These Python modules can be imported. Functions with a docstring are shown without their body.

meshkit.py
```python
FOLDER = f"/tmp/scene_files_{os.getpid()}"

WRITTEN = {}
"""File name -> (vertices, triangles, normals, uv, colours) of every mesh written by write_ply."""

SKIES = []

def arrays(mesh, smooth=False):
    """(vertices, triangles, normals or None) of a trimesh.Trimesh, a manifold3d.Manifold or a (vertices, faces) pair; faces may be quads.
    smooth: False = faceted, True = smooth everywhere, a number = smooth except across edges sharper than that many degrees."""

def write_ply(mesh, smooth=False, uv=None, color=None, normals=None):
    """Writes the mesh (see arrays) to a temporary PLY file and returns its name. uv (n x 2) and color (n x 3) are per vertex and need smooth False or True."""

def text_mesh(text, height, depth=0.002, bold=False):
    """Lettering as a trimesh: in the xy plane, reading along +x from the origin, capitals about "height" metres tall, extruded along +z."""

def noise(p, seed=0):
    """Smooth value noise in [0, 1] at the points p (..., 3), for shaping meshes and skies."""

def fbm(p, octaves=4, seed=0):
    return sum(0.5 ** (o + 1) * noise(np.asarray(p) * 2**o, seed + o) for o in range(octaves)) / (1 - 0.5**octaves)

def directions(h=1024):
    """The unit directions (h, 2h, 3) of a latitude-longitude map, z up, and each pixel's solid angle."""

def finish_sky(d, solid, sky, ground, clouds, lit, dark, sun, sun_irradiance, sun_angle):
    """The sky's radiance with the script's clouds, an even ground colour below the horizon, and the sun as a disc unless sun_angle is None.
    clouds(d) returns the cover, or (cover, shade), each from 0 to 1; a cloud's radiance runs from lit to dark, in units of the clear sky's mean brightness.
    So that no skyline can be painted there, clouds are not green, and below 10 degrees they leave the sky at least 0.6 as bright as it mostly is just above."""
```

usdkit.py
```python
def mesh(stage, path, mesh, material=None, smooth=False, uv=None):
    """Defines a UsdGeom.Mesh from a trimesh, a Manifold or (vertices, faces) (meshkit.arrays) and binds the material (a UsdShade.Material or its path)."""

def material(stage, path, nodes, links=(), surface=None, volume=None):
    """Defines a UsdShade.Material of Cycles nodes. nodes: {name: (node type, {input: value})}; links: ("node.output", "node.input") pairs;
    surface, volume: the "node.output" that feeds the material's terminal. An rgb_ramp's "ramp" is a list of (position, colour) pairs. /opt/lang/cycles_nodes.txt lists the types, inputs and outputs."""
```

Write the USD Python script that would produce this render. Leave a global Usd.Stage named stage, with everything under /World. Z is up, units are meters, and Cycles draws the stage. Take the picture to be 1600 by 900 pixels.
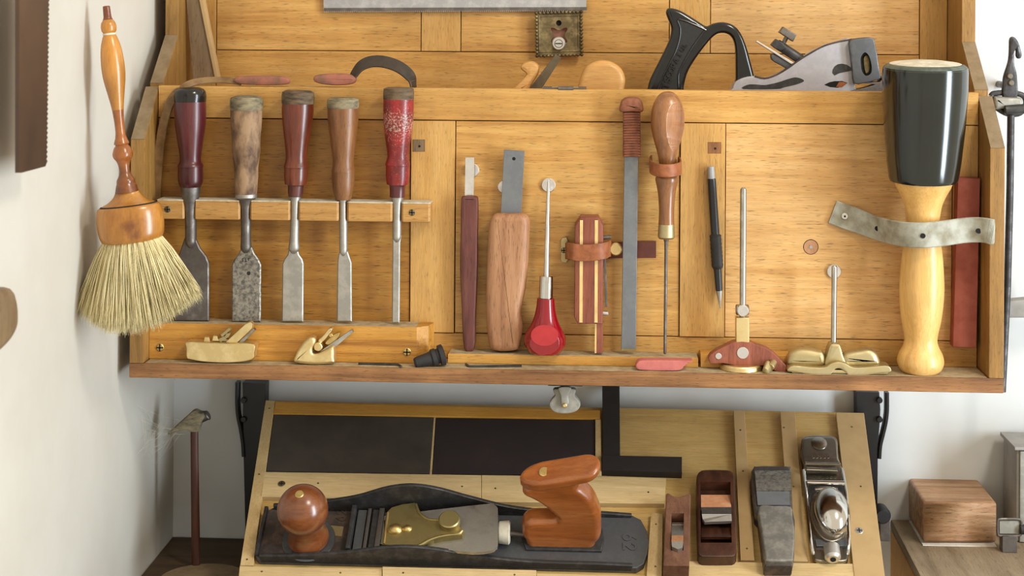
import math
import numpy as np
import mapbox_earcut
import manifold3d
import trimesh
import usdkit
import meshkit
from pxr import Usd, UsdGeom, UsdLux, UsdShade, Gf, Sdf

stage = Usd.Stage.CreateInMemory()
UsdGeom.SetStageUpAxis(stage, 'Z')
UsdGeom.SetStageMetersPerUnit(stage, 1.0)
UsdGeom.Xform.Define(stage, '/World')
rng = np.random.default_rng(7)

# ------------------------------------------------------------------ camera, light, exposure
F, PPY = 2550.0, 20.0                      # focal length in pixels of a 1600 px wide frame, row of the eye level
YAW, ROLL = -0.05244026, 0.00607219
CP = np.array([0.03653737, -1.70294083, 0.38848319])
_d = np.array([math.sin(YAW), math.cos(YAW), 0.0])
_r0, _u0 = np.array([math.cos(YAW), -math.sin(YAW), 0.0]), np.array([0, 0, 1.0])
CR = math.cos(ROLL) * _r0 + math.sin(ROLL) * _u0
CU = -math.sin(ROLL) * _r0 + math.cos(ROLL) * _u0
CD = _d
cam = UsdGeom.Camera.Define(stage, '/World/camera')
cam.CreateHorizontalApertureAttr(36.0)
cam.CreateFocalLengthAttr(36.0 * F / 1600)
cam.CreateVerticalApertureOffsetAttr(-36.0 * (450 - PPY) / 1600)
cam.CreateFStopAttr(9.0)
cam.CreateFocusDistanceAttr(1.74)
cam.CreateExposureAttr(0.24)
M = Gf.Matrix4d(*CR, 0, *CU, 0, *(-CD), 0, *CP, 1)
cam.AddTransformOp().Set(M)

def rect_light(name, pos, target, w, h, power, color):
    l = UsdLux.RectLight.Define(stage, '/World/' + name)
    l.CreateWidthAttr(w); l.CreateHeightAttr(h); l.CreateIntensityAttr(power); l.CreateColorAttr(Gf.Vec3f(*color))
    pos, target = np.array(pos, float), np.array(target, float)
    z = pos - target; z /= np.linalg.norm(z)
    x = np.cross([0, 0, 1], z); x /= np.linalg.norm(x)
    y = np.cross(z, x)
    l.AddTransformOp().Set(Gf.Matrix4d(*x, 0, *y, 0, *z, 0, *pos, 1))
    return l

rect_light('ceiling_lamp', (1.02, -1.25, 1.70), (0.05, 0.1, 0.1), 0.38, 0.38, 38.0, (1.0, 0.92, 0.80))
rect_light('window_daylight', (2.25, -1.35, 0.15), (0.2, 0.15, 0.15), 0.55, 2.1, 20.0, (0.78, 0.90, 1.0))
dome = UsdLux.DomeLight.Define(stage, '/World/room_light')
dome.CreateIntensityAttr(0.26)
dome.CreateColorAttr(Gf.Vec3f(1.0, 0.87, 0.68))

# ------------------------------------------------------------------ picture helpers
def ray(px, py):
    return CD + (px - 800) / F * CR - (py - PPY) / F * CU

def U(px, py, Y):
    v = ray(px, py); return CP + v * ((Y - CP[1]) / v[1])

def UX(px, py, X):
    v = ray(px, py); return CP + v * ((X - CP[0]) / v[0])

def UZ(px, py, Z):
    v = ray(px, py); return CP + v * ((Z - CP[2]) / v[2])

def mm(Y):
    return (Y - CP[1]) / F

def XZ(pts, Y):
    return np.array([U(a, b, Y)[[0, 2]] for a, b in pts])

def lin(r, g, b):
    c = np.array([r, g, b]) / 255.0
    return tuple(np.where(c <= 0.04045, c / 12.92, ((c + 0.055) / 1.055) ** 2.4))

# ------------------------------------------------------------------ mesh helpers
def cat(*ms):
    return trimesh.util.concatenate([m for m in ms])

def area2(p):
    x, y = p[:, 0], p[:, 1]
    return np.sum(x * np.roll(y, -1) - y * np.roll(x, -1))

def tri(p):
    return mapbox_earcut.triangulate_float64(np.ascontiguousarray(p, dtype=np.float64), np.array([len(p)], np.uint32)).reshape(-1, 3).astype(int)

def inset(p, b):
    e = np.roll(p, -1, 0) - p
    l = np.linalg.norm(e, axis=1, keepdims=True); e = e / np.maximum(l, 1e-12)
    n = np.stack([-e[:, 1], e[:, 0]], 1)
    n0 = np.roll(n, 1, 0)
    m = n + n0
    k = np.maximum((m * n).sum(1, keepdims=True), 0.35)
    return p + m / k * b

FRONT = (np.zeros(3), np.array([1.0, 0, 0]), np.array([0, 0, 1.0]), np.array([0, -1.0, 0]))      # heights towards the viewer
UP = (np.zeros(3), np.array([1.0, 0, 0]), np.array([0, 1.0, 0]), np.array([0, 0, 1.0]))
SIDE = (np.zeros(3), np.array([0, 1.0, 0]), np.array([0, 0, 1.0]), np.array([1.0, 0, 0]))        # polygon in (y, z), along +x

def prism(poly, h0, h1, bev=0.0, frame=FRONT, steps=2, back=True):
    """Polygon in the frame's first two axes, from h0 to h1 along the third, edges rounded by bev at h1 (and at h0 if back)."""
    p = np.asarray(poly, float)
    keep = np.linalg.norm(p - np.roll(p, 1, 0), axis=1) > 1e-7
    p = p[keep]
    if area2(p) < 0:
        p = p[::-1]
    rings = []
    if bev > 0:
        an = np.linspace(0, math.pi / 2, steps + 1)
        if back:
            rings += [(inset(p, bev * (1 - math.sin(a))), h0 + bev * (1 - math.cos(a))) for a in an]
        else:
            rings += [(p, h0)]
        rings += [(inset(p, bev * (1 - math.cos(a))), h1 - bev * (1 - math.sin(a))) for a in an]
    else:
        rings = [(p, h0), (p, h1)]
    o, a, b, n = frame
    V = np.concatenate([o + q[:, :1] * a + q[:, 1:] * b + h * n for q, h in rings])
    N, k = len(p), len(rings)
    Fs = []
    i = np.arange(N); j = (i + 1) % N
    for r in range(k - 1):
        A, B = r * N, (r + 1) * N
        Fs.append(np.stack([A + i, A + j, B + j], 1)); Fs.append(np.stack([A + i, B + j, B + i], 1))
    Fs.append(tri(rings[0][0])[:, ::-1]); Fs.append(tri(rings[-1][0]) + (k - 1) * N)
    m = trimesh.Trimesh(V, np.vstack(Fs), process=False)
    return m

def box(x0, x1, y0, y1, z0, z1, bev=0.001):
    return prism([(x0, z0), (x1, z0), (x1, z1), (x0, z1)], -y1, -y0, bev)

def front(px, Yf, thick, bev=0.0, back=False, steps=2):
    """A frontal outline given in picture pixels at depth Yf, thickness going into the scene."""
    return prism(XZ(px, Yf), -(Yf + thick), -Yf, bev, FRONT, steps, back)

def slab(top3, vec):
    P = np.asarray(top3, float); vec = np.asarray(vec, float)
    c = P.mean(0); u, s, vt = np.linalg.svd(P - c)
    q = (P - c) @ vt[:2].T
    if area2(q) < 0:
        P, q = P[::-1], q[::-1]
    t = tri(q); N = len(P)
    i = np.arange(N); j = (i + 1) % N
    nrm = np.cross(vt[0], vt[1])
    Fs = np.vstack([t, t[:, ::-1] + N, np.stack([i, N + i, N + j], 1), np.stack([i, N + j, j], 1)])
    if nrm @ vec > 0:
        Fs = Fs[:, ::-1]
    return trimesh.Trimesh(np.vstack([P, P + vec]), Fs, process=False)

def smooth(pts, n=6, closed=False):
    p = np.asarray(pts, float)
    N = len(p); out = []
    rngs = range(N) if closed else range(N - 1)
    for i in rngs:
        if closed:
            a, b, c, d = p[(i - 1) % N], p[i], p[(i + 1) % N], p[(i + 2) % N]
        else:
            a, b, c, d = p[max(i - 1, 0)], p[i], p[i + 1], p[min(i + 2, N - 1)]
        for t in np.arange(n) / n:
            out.append(0.5 * (2 * b + (c - a) * t + (2 * a - 5 * b + 4 * c - d) * t * t + (3 * b - a - 3 * c + d) * t ** 3))
    if not closed:
        out.append(p[-1])
    return np.array(out)

def lathe(prof, p0, p1, seg=36, squash=1.0, sdir=(0, 1, 0), dense=0):
    """prof: (t along p0->p1, radius in metres)."""
    prof = np.asarray(prof, float)
    if dense:
        prof = smooth(prof, dense)
        prof[:, 1] = np.maximum(prof[:, 1], 0)
    p0, p1 = np.asarray(p0, float), np.asarray(p1, float)
    d = p1 - p0; L = np.linalg.norm(d); d = d / L
    y = np.asarray(sdir, float); y = y - d * (y @ d)
    if np.linalg.norm(y) < 1e-3:
        y = np.array([0.0, 0, 1]) - d * d[2]
    y /= np.linalg.norm(y)
    x = np.cross(y, d)
    a = np.arange(seg) / seg * 2 * math.pi
    ringdir = np.cos(a)[:, None] * x + squash * np.sin(a)[:, None] * y
    V = [p0 + d * (L * t) + ringdir * r for t, r in prof]
    V = np.concatenate(V + [[p0 + d * (L * prof[0, 0])], [p0 + d * (L * prof[-1, 0])]])
    k = len(prof); i = np.arange(seg); j = (i + 1) % seg
    Fs = []
    for r in range(k - 1):
        A, B = r * seg, (r + 1) * seg
        Fs += [np.stack([A + i, A + j, B + j], 1), np.stack([A + i, B + j, B + i], 1)]
    Fs.append(np.stack([np.full(seg, k * seg), j, i], 1))
    Fs.append(np.stack([np.full(seg, k * seg + 1), (k - 1) * seg + i, (k - 1) * seg + j], 1))
    return trimesh.Trimesh(V, np.vstack(Fs), process=False)

def lathepx(prof, top, bot, Y0, Y1=None, seg=36, squash=1.0, dense=0):
    """prof: (picture row, radius in pixels); axis from pixel top to pixel bot."""
    Y1 = Y0 if Y1 is None else Y1
    p0, p1 = U(*top, Y0), U(*bot, Y1)
    q = [((py - top[1]) / (bot[1] - top[1]), r * mm(Y0 + (Y1 - Y0) * (py - top[1]) / (bot[1] - top[1]))) for py, r in prof]
    return lathe(q, p0, p1, seg, squash, dense=dense)

def cyl(p0, p1, r, seg=24, bev=0.0, r1=None):
    L = np.linalg.norm(np.asarray(p1, float) - p0); r1 = r if r1 is None else r1
    b = bev / L
    pr = [(0, r - bev), (b, r), (1 - b, r1), (1, r1 - bev)] if bev else [(0, r), (1, r1)]
    return lathe(pr, p0, p1, seg, sdir=(0.3, 0.9, 0.31))

def tube(path, r, seg=12, squash=1.0, up=None):
    P = np.asarray(path, float); n = len(P)
    T = np.gradient(P, axis=0); T /= np.linalg.norm(T, axis=1, keepdims=True)
    R = np.broadcast_to(np.asarray(r, float), (n,))
    ref = np.array([0, 1.0, 0]) if up is None else np.asarray(up, float)
    V = []
    a = np.arange(seg) / seg * 2 * math.pi
    for k in range(n):
        y = ref - T[k] * (ref @ T[k])
        if np.linalg.norm(y) < 1e-3:
            y = np.array([1.0, 0, 0]) - T[k] * T[k][0]
        y /= np.linalg.norm(y); x = np.cross(y, T[k])
        V.append(P[k] + R[k] * (np.cos(a)[:, None] * x + squash * np.sin(a)[:, None] * y))
    V = np.concatenate(V + [P[:1], P[-1:]])
    i = np.arange(seg); j = (i + 1) % seg; Fs = []
    for k in range(n - 1):
        A, B = k * seg, (k + 1) * seg
        Fs += [np.stack([A + i, A + j, B + j], 1), np.stack([A + i, B + j, B + i], 1)]
    Fs.append(np.stack([np.full(seg, n * seg), j, i], 1)); Fs.append(np.stack([np.full(seg, n * seg + 1), (n - 1) * seg + i, (n - 1) * seg + j], 1))
    return trimesh.Trimesh(V, np.vstack(Fs), process=False)

def ribbon(path, wdir, w, t):
    """A flat strap: width w along wdir (one vector or one per point), thickness t."""
    P = np.asarray(path, float); n = len(P)
    T = np.gradient(P, axis=0); T /= np.linalg.norm(T, axis=1, keepdims=True)
    W = np.broadcast_to(np.asarray(wdir, float), (n, 3))
    ws = np.broadcast_to(np.asarray(w, float), (n,))
    V = []
    for k in range(n):
        x = W[k] - T[k] * (W[k] @ T[k]); x /= np.linalg.norm(x)
        y = np.cross(T[k], x)
        a, b, c = ws[k] / 2, t / 2, min(t * 0.3, ws[k] / 4)
        V += [P[k] + x * u + y * v for u, v in ((-a, -b + c), (-a + c, -b), (a - c, -b), (a, -b + c), (a, b - c), (a - c, b), (-a + c, b), (-a, b - c))]
    V = np.array(V); i = np.arange(8); j = (i + 1) % 8; Fs = []
    for k in range(n - 1):
        A, B = k * 8, (k + 1) * 8
        Fs += [np.stack([A + i, A + j, B + j], 1), np.stack([A + i, B + j, B + i], 1)]
    cap = np.array([[0, 1, 2], [0, 2, 3], [0, 3, 4], [0, 4, 5], [0, 5, 6], [0, 6, 7]])
    Fs += [cap[:, ::-1], cap + (n - 1) * 8]
    return trimesh.Trimesh(V, np.vstack(Fs), process=False)

def ball(c, r, sub=2, scale=(1, 1, 1)):
    m = trimesh.creation.icosphere(sub, 1.0); m.vertices = m.vertices * np.asarray(scale) * r + np.asarray(c); return m

def to_man(m):
    m = trimesh.Trimesh(m.vertices, m.faces, process=False)
    m.fix_normals()
    return manifold3d.Manifold(manifold3d.Mesh(np.asarray(m.vertices, np.float32), np.asarray(m.faces, np.uint32)))

def from_man(m):
    a = m.to_mesh(); return trimesh.Trimesh(a.vert_properties[:, :3], a.tri_verts, process=False)

def cut(a, *bs):
    A = to_man(a)
    for b in bs:
        A = A - to_man(b)
    return from_man(A)

def trim(a, normal, offset):
    return from_man(to_man(a).trim_by_plane(tuple(normal), float(offset)))

def pillow(poly, h0, h1, b, frame, seg=20):
    """A polygon extruded from h0 to h1 with every edge rounded to radius b."""
    p = np.asarray(poly, float)
    if area2(p) < 0: p = p[::-1]
    cs = manifold3d.CrossSection([p.tolist()]).offset(-b, manifold3d.JoinType.Round, 2.0, 20).simplify(0.00015)
    m = manifold3d.Manifold.extrude(cs, h1 - h0 - 2 * b).minkowski_sum(manifold3d.Manifold.sphere(b, seg))
    a = m.to_mesh(); v = a.vert_properties[:, :3].astype(float)
    o, x, y, n = frame
    return trimesh.Trimesh(o + v[:, :1] * x + v[:, 1:2] * y + (v[:, 2:] + h0 + b) * n, a.tri_verts, process=False)

def circle(cx, cy, rx, ry=None, n=28):
    ry = rx if ry is None else ry
    a = np.arange(n) / n * 2 * math.pi
    return [(cx + rx * math.cos(t), cy + ry * math.sin(t)) for t in a]

def text(s, height, o, ax, ay, depth=0.0004, bold=True):
    t = meshkit.text_mesh(s, height, depth, bold)
    v = np.array(t.vertices); v[:, 0] -= v[:, 0].mean(); v[:, 1] -= height / 2
    ax, ay = np.asarray(ax, float), np.asarray(ay, float)
    ax /= np.linalg.norm(ax); ay = ay - ax * (ax @ ay); ay /= np.linalg.norm(ay)
    n = np.cross(ax, ay)
    return trimesh.Trimesh(np.asarray(o) + v[:, :1] * ax + v[:, 1:2] * ay + v[:, 2:] * n, t.faces, process=False)

# ------------------------------------------------------------------ things
made = {}
def numbered(parent, name):
    k = made.get((parent, name), 0); made[(parent, name)] = k + 1
    return name if k == 0 else '%s_%03d' % (name, k)

class Thing:
    def __init__(self, name, label=None, cat=None, group=None, kind=None):
        self.name, self.data, self.parts = name, {'label': label, 'category': cat, 'group': group, 'kind': kind}, []

    def add(self, name, mesh, mat, parent=None, smooth=32, label=None, kind=None):
        self.parts.append((name, mesh, mat, parent, smooth, label, kind)); return len(self.parts) - 1

    def done(self):
        lo = np.min([p[1].vertices.min(0) for p in self.parts], 0); hi = np.max([p[1].vertices.max(0) for p in self.parts], 0)
        base = np.array([(lo[0] + hi[0]) / 2, (lo[1] + hi[1]) / 2, lo[2]])
        root = '/World/' + numbered('/World', self.name)
        single = len(self.parts) == 1
        if not single:
            x = UsdGeom.Xform.Define(stage, root); x.AddTranslateOp().Set(Gf.Vec3d(*base))
        paths = []
        for name, mesh, mat, parent, sm, label, kind in self.parts:
            up = root if parent is None else paths[parent]
            path = root if single else up + '/' + numbered(up, name)
            paths.append(path)
            m = trimesh.Trimesh(mesh.vertices - base, mesh.faces, process=False)
            g = usdkit.mesh(stage, path, m, MAT[mat], smooth=sm)
            if single:
                g.AddTranslateOp().Set(Gf.Vec3d(*base))
            if label: g.GetPrim().SetCustomDataByKey('label', label)
            if kind: g.GetPrim().SetCustomDataByKey('kind', kind)
        prim = stage.GetPrimAtPath(root)
        for k, v in self.data.items():
            if v: prim.SetCustomDataByKey(k, v)

# ------------------------------------------------------------------ materials
MAT = {}
def mat(name, nodes, links, surface='p.BSDF'):
    MAT[name] = usdkit.material(stage, '/World/Looks/' + name, nodes, links, surface=surface)

AX = {'x': 0, 'y': 1, 'z': 2}
def wood(name, dark, mid, light, axis='x', along=5.0, across=55.0, rough=0.5, coat=0.0, bump=0.25, pore=0.5, blotch=0.35, fine=1.0, tilt=(0, 0, 0), stain=None):
    s1, s2, s3 = [across] * 3, [650.0 * fine] * 3, [900.0 * fine] * 3
    k = AX[axis]
    s1[k], s2[k], s3[k] = along, 40.0 * fine, 110.0 * fine
    extra, links, last = {}, [], 'x3.color'
    if stain:                                   # one stain with a shape of its own: (place, size, colour)
        extra = {'sd': ('vector_math', {'math_type': 'distance', 'vector2': stain[0]}), 'sn': ('noise_texture', {'scale': 90.0, 'detail': 3.0}),
                 'sm': ('math', {'math_type': 'multiply_add', 'value2': stain[1] * 1.6}), 'sr': ('map_range', {'from_min': stain[1] * 1.25, 'from_max': stain[1] * 1.75, 'to_min': 0.75, 'to_max': 0.0, 'clamp': True}),
                 'sx': ('mix', {'mix_type': 'mix', 'color2': stain[2]})}
        links = [('g.position', 'sd.vector1'), ('g.position', 'sn.vector'), ('sn.fac', 'sm.value1'), ('sd.value', 'sm.value3'), ('sm.value', 'sr.value'), ('sr.result', 'sx.fac'), ('x3.color', 'sx.color1')]
        last = 'sx.color'
    mat(name, {
        **extra,
        'g': ('geometry', {}),
        'm1': ('mapping', {'scale': s1, 'rotation': tilt}), 'm2': ('mapping', {'scale': s2, 'rotation': tilt}), 'm3': ('mapping', {'scale': s3, 'rotation': tilt}),
        'n1': ('noise_texture', {'scale': 1.0, 'detail': 5.0, 'roughness': 0.6, 'distortion': 0.6}),
        'n2': ('noise_texture', {'scale': 1.0, 'detail': 3.0, 'roughness': 0.6}),
        'n3': ('noise_texture', {'scale': 1.0, 'detail': 2.0, 'roughness': 0.5}),
        'n4': ('noise_texture', {'scale': 9.0, 'detail': 3.0, 'roughness': 0.6}),
        'r1': ('rgb_ramp', {'ramp': [(0.25, dark), (0.48, mid), (0.75, light)]}),
        'r2': ('rgb_ramp', {'ramp': [(0.3, (0.84,) * 3), (0.7, (1.06,) * 3)]}),
        'r3': ('rgb_ramp', {'ramp': [(0.28, (1 - pore,) * 3), (0.42, (1.0,) * 3)]}),
        'r4': ('rgb_ramp', {'ramp': [(0.3, (1 - blotch, 1 - blotch * 1.1, 1 - blotch * 1.25)), (0.62, (1.03,) * 3)]}),
        'x1': ('mix', {'mix_type': 'multiply', 'fac': 0.9}), 'x2': ('mix', {'mix_type': 'multiply', 'fac': 1.0}), 'x3': ('mix', {'mix_type': 'multiply', 'fac': 1.0}),
        'b': ('bump', {'strength': bump, 'distance': 0.0006}),
        'p': ('principled_bsdf', {'roughness': rough, 'coat_weight': coat, 'coat_roughness': 0.25}),
    }, [('g.position', 'm1.vector'), ('g.position', 'm2.vector'), ('g.position', 'm3.vector'), ('g.position', 'n4.vector'),
        ('m1.vector', 'n1.vector'), ('m2.vector', 'n2.vector'), ('m3.vector', 'n3.vector'),
        ('n1.fac', 'r1.fac'), ('n2.fac', 'r2.fac'), ('n3.fac', 'r3.fac'), ('n4.fac', 'r4.fac'),
        ('r1.color', 'x1.color1'), ('r2.color', 'x1.color2'), ('x1.color', 'x2.color1'), ('r3.color', 'x2.color2'),
        ('x2.color', 'x3.color1'), ('r4.color', 'x3.color2'), (last, 'p.base_color'), ('n2.fac', 'b.height'), ('b.normal', 'p.normal')] + links)

def metal(name, col, rough=0.35, worn=None, scale=120.0, amount=(0.45, 0.65), metallic=1.0, rvar=0.15, bump=0.0):
    worn = worn or tuple(np.array(col) * 0.7)
    mat(name, {
        'g': ('geometry', {}),
        'n': ('noise_texture', {'scale': scale, 'detail': 6.0, 'roughness': 0.65}),
        'r': ('rgb_ramp', {'ramp': [(amount[0], worn), (amount[1], col)]}),
        'q': ('map_range', {'from_min': amount[0], 'from_max': amount[1], 'to_min': min(rough + rvar, 1), 'to_max': rough, 'clamp': True}),
        'b': ('bump', {'strength': bump, 'distance': 0.0005}),
        'p': ('principled_bsdf', {'metallic': metallic}),
    }, [('g.position', 'n.vector'), ('n.fac', 'r.fac'), ('n.fac', 'q.value'), ('r.color', 'p.base_color'), ('q.result', 'p.roughness'), ('n.fac', 'b.height')] + ([('b.normal', 'p.normal')] if bump else []))

def plain(name, col, rough=0.6, dark=None, scale=60.0, amount=(0.35, 0.6), bump=0.0, coat=0.0, spec=None, stretch=(1, 1, 1), detail=5.0):
    dark = dark or tuple(np.array(col) * 0.78)
    mat(name, {
        'g': ('geometry', {}), 'mp': ('mapping', {'scale': stretch}),
        'n': ('noise_texture', {'scale': scale, 'detail': detail, 'roughness': 0.62}),
        'r': ('rgb_ramp', {'ramp': [(amount[0], dark), (amount[1], col)]}),
        'b': ('bump', {'strength': bump, 'distance': 0.0006}),
        'p': ('principled_bsdf', {'roughness': rough, 'coat_weight': coat, 'coat_roughness': 0.12, **({} if spec is None else {'specular_ior_level': spec})}),
    }, [('g.position', 'mp.vector'), ('mp.vector', 'n.vector'), ('n.fac', 'r.fac'), ('r.color', 'p.base_color'), ('n.fac', 'b.height')] + ([('b.normal', 'p.normal')] if bump else []))

wood('oak_h', lin(176, 122, 54), lin(202, 153, 82), lin(214, 170, 100), 'x', along=5, across=80, pore=0.45, bump=0.35, blotch=0.25, fine=0.75)
wood('oak_h_amber', lin(142, 92, 28), lin(174, 121, 46), lin(190, 141, 64), 'x', along=5, across=80, pore=0.5, bump=0.35, blotch=0.45, fine=0.75)
wood('oak_h_pale', lin(184, 134, 72), lin(206, 160, 98), lin(218, 177, 118), 'x', along=5, across=80, pore=0.45, bump=0.35, blotch=0.2, fine=0.75)
wood('oak_v', lin(190, 140, 70), lin(203, 156, 86), lin(212, 168, 100), 'z', pore=0.35, bump=0.35, blotch=0.25)
wood('oak_rail', lin(166, 112, 48), lin(198, 149, 77), lin(211, 166, 96), 'x', along=4, across=80, pore=0.4, blotch=0.25)
wood('oak_amber', lin(140, 84, 24), lin(190, 134, 52), lin(204, 152, 70), 'x', along=5, across=130, pore=0.35, blotch=0.15)
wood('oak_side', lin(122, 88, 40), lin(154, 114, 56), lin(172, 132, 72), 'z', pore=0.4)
wood('oak_shelf', lin(96, 60, 34), lin(148, 102, 60), lin(182, 132, 84), 'x', along=5, across=120, pore=0.5, blotch=0.5)
wood('rack_wood', lin(160, 112, 54), lin(184, 137, 74), lin(200, 156, 94), 'x', along=4, across=90, pore=0.4, blotch=0.1)
wood('strip_wood', lin(178, 120, 46), lin(200, 146, 66), lin(214, 166, 88), 'x', along=4, across=70, pore=0.3, blotch=0.2)
wood('grey_wood', lin(104, 84, 60), lin(128, 106, 78), lin(146, 124, 94), 'z', pore=0.4)
wood('pine_x', lin(188, 158, 104), lin(204, 176, 126), lin(216, 190, 142), 'x', along=4, across=45, pore=0.15, blotch=0.15, bump=0.15, rough=0.6)
wood('pine_y', lin(182, 152, 100), lin(198, 170, 120), lin(210, 184, 136), 'y', along=4, across=45, pore=0.15, blotch=0.15, bump=0.15, rough=0.6)
wood('pine_board', lin(178, 142, 78), lin(196, 162, 98), lin(208, 176, 114), 'x', along=4, across=50, pore=0.2, blotch=0.15, bump=0.2, rough=0.6)
plain('batten_grey', lin(180, 150, 104), 0.7, dark=lin(168, 138, 92), scale=25)
wood('batten_amber', lin(180, 124, 44), lin(200, 146, 62), lin(212, 164, 84), 'x', along=4, across=60, pore=0.2, blotch=0.2)
wood('beech', lin(206, 152, 78), lin(226, 178, 104), lin(234, 192, 122), 'z', along=8, across=60, rough=0.38, coat=0.25, pore=0.15, bump=0.1, blotch=0.2)
wood('beech_x', lin(190, 138, 70), lin(204, 152, 84), lin(214, 166, 100), 'x', along=8, across=60, rough=0.45, coat=0.1, pore=0.2, bump=0.15, blotch=0.15)
wood('brush_wood', lin(158, 96, 28), lin(196, 132, 50), lin(214, 154, 74), 'z', along=14, across=40, rough=0.28, coat=0.5, pore=0.15, bump=0.08, blotch=0.5)
wood('brush_head', lin(158, 96, 28), lin(196, 132, 50), lin(214, 154, 74), 'z', along=14, across=40, rough=0.28, coat=0.5, pore=0.15, bump=0.08, blotch=0.4, stain=(tuple(U(203, 356, -0.148)), 0.017, lin(96, 44, 26)))
wood('brush_neck', lin(104, 52, 16), lin(166, 96, 36), lin(190, 118, 50), 'z', along=40, across=30, rough=0.28, coat=0.5, pore=0.15, bump=0.08, blotch=0.6)
wood('cherry', lin(130, 66, 22), lin(162, 91, 39), lin(184, 114, 60), 'x', along=9, across=60, rough=0.3, coat=0.35, pore=0.25, bump=0.08, blotch=0.35)
wood('cherry_dark', lin(92, 48, 24), lin(128, 72, 38), lin(150, 92, 54), 'x', along=9, across=60, rough=0.25, coat=0.5, pore=0.3, bump=0.08, blotch=0.3)
wood('walnut', lin(106, 66, 34), lin(146, 96, 56), lin(170, 118, 76), 'z', along=12, across=70, rough=0.3, coat=0.35, pore=0.3, bump=0.1, blotch=0.25)
wood('mahogany', lin(144, 96, 64), lin(170, 122, 86), lin(186, 140, 104), 'z', along=7, across=80, rough=0.5, pore=0.45, bump=0.2, blotch=0.15)
wood('rosewood', lin(76, 36, 32), lin(100, 52, 46), lin(118, 68, 60), 'z', along=10, across=90, rough=0.42, pore=0.4, bump=0.12, blotch=0.2)
wood('padauk', lin(112, 56, 38), lin(138, 74, 54), lin(154, 92, 70), 'z', along=9, across=90, rough=0.48, pore=0.4, bump=0.15, blotch=0.15)
wood('purple_handle', lin(54, 14, 18), lin(82, 26, 30), lin(100, 40, 42), 'z', along=12, across=60, rough=0.34, coat=0.25, pore=0.3, bump=0.08, blotch=0.25)
wood('red_handle', lin(74, 26, 12), lin(110, 44, 22), lin(142, 68, 38), 'z', along=12, across=70, rough=0.3, coat=0.4, pore=0.35, bump=0.08, blotch=0.45)
wood('brown_handle', lin(96, 58, 30), lin(132, 86, 48), lin(154, 108, 66), 'z', along=12, across=90, rough=0.4, coat=0.15, pore=0.4, bump=0.1, blotch=0.3)
wood('dark_plane_wood', lin(42, 18, 10), lin(68, 36, 22), lin(92, 56, 38), 'y', along=9, across=70, rough=0.4, coat=0.15, pore=0.4, bump=0.1, blotch=0.35)
wood('small_plane_wood', lin(84, 52, 34), lin(112, 74, 54), lin(132, 94, 72), 'y', along=9, across=70, rough=0.55, pore=0.4, bump=0.15, blotch=0.25)
wood('block_wood', lin(118, 88, 64), lin(178, 136, 98), lin(210, 176, 142), 'x', along=3, across=95, rough=0.55, pore=0.5, bump=0.15, blotch=0.35)
wood('bench_grey', lin(116, 98, 76), lin(146, 128, 102), lin(164, 146, 120), 'y', along=4, across=45, rough=0.7, pore=0.35, blotch=0.2)
wood('bench_dark', lin(58, 42, 26), lin(80, 62, 42), lin(98, 80, 58), 'x', along=4, across=45, rough=0.7, pore=0.35, blotch=0.4)
wood('hammer_wood', lin(58, 28, 18), lin(80, 42, 28), lin(98, 56, 40), 'z', along=9, across=70, rough=0.5, pore=0.35, blotch=0.3)
plain('weathered_handle', lin(154, 124, 94), 0.7, dark=lin(86, 62, 44), scale=55, amount=(0.40, 0.60), stretch=(1, 1, 0.5), bump=0.15)
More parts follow.
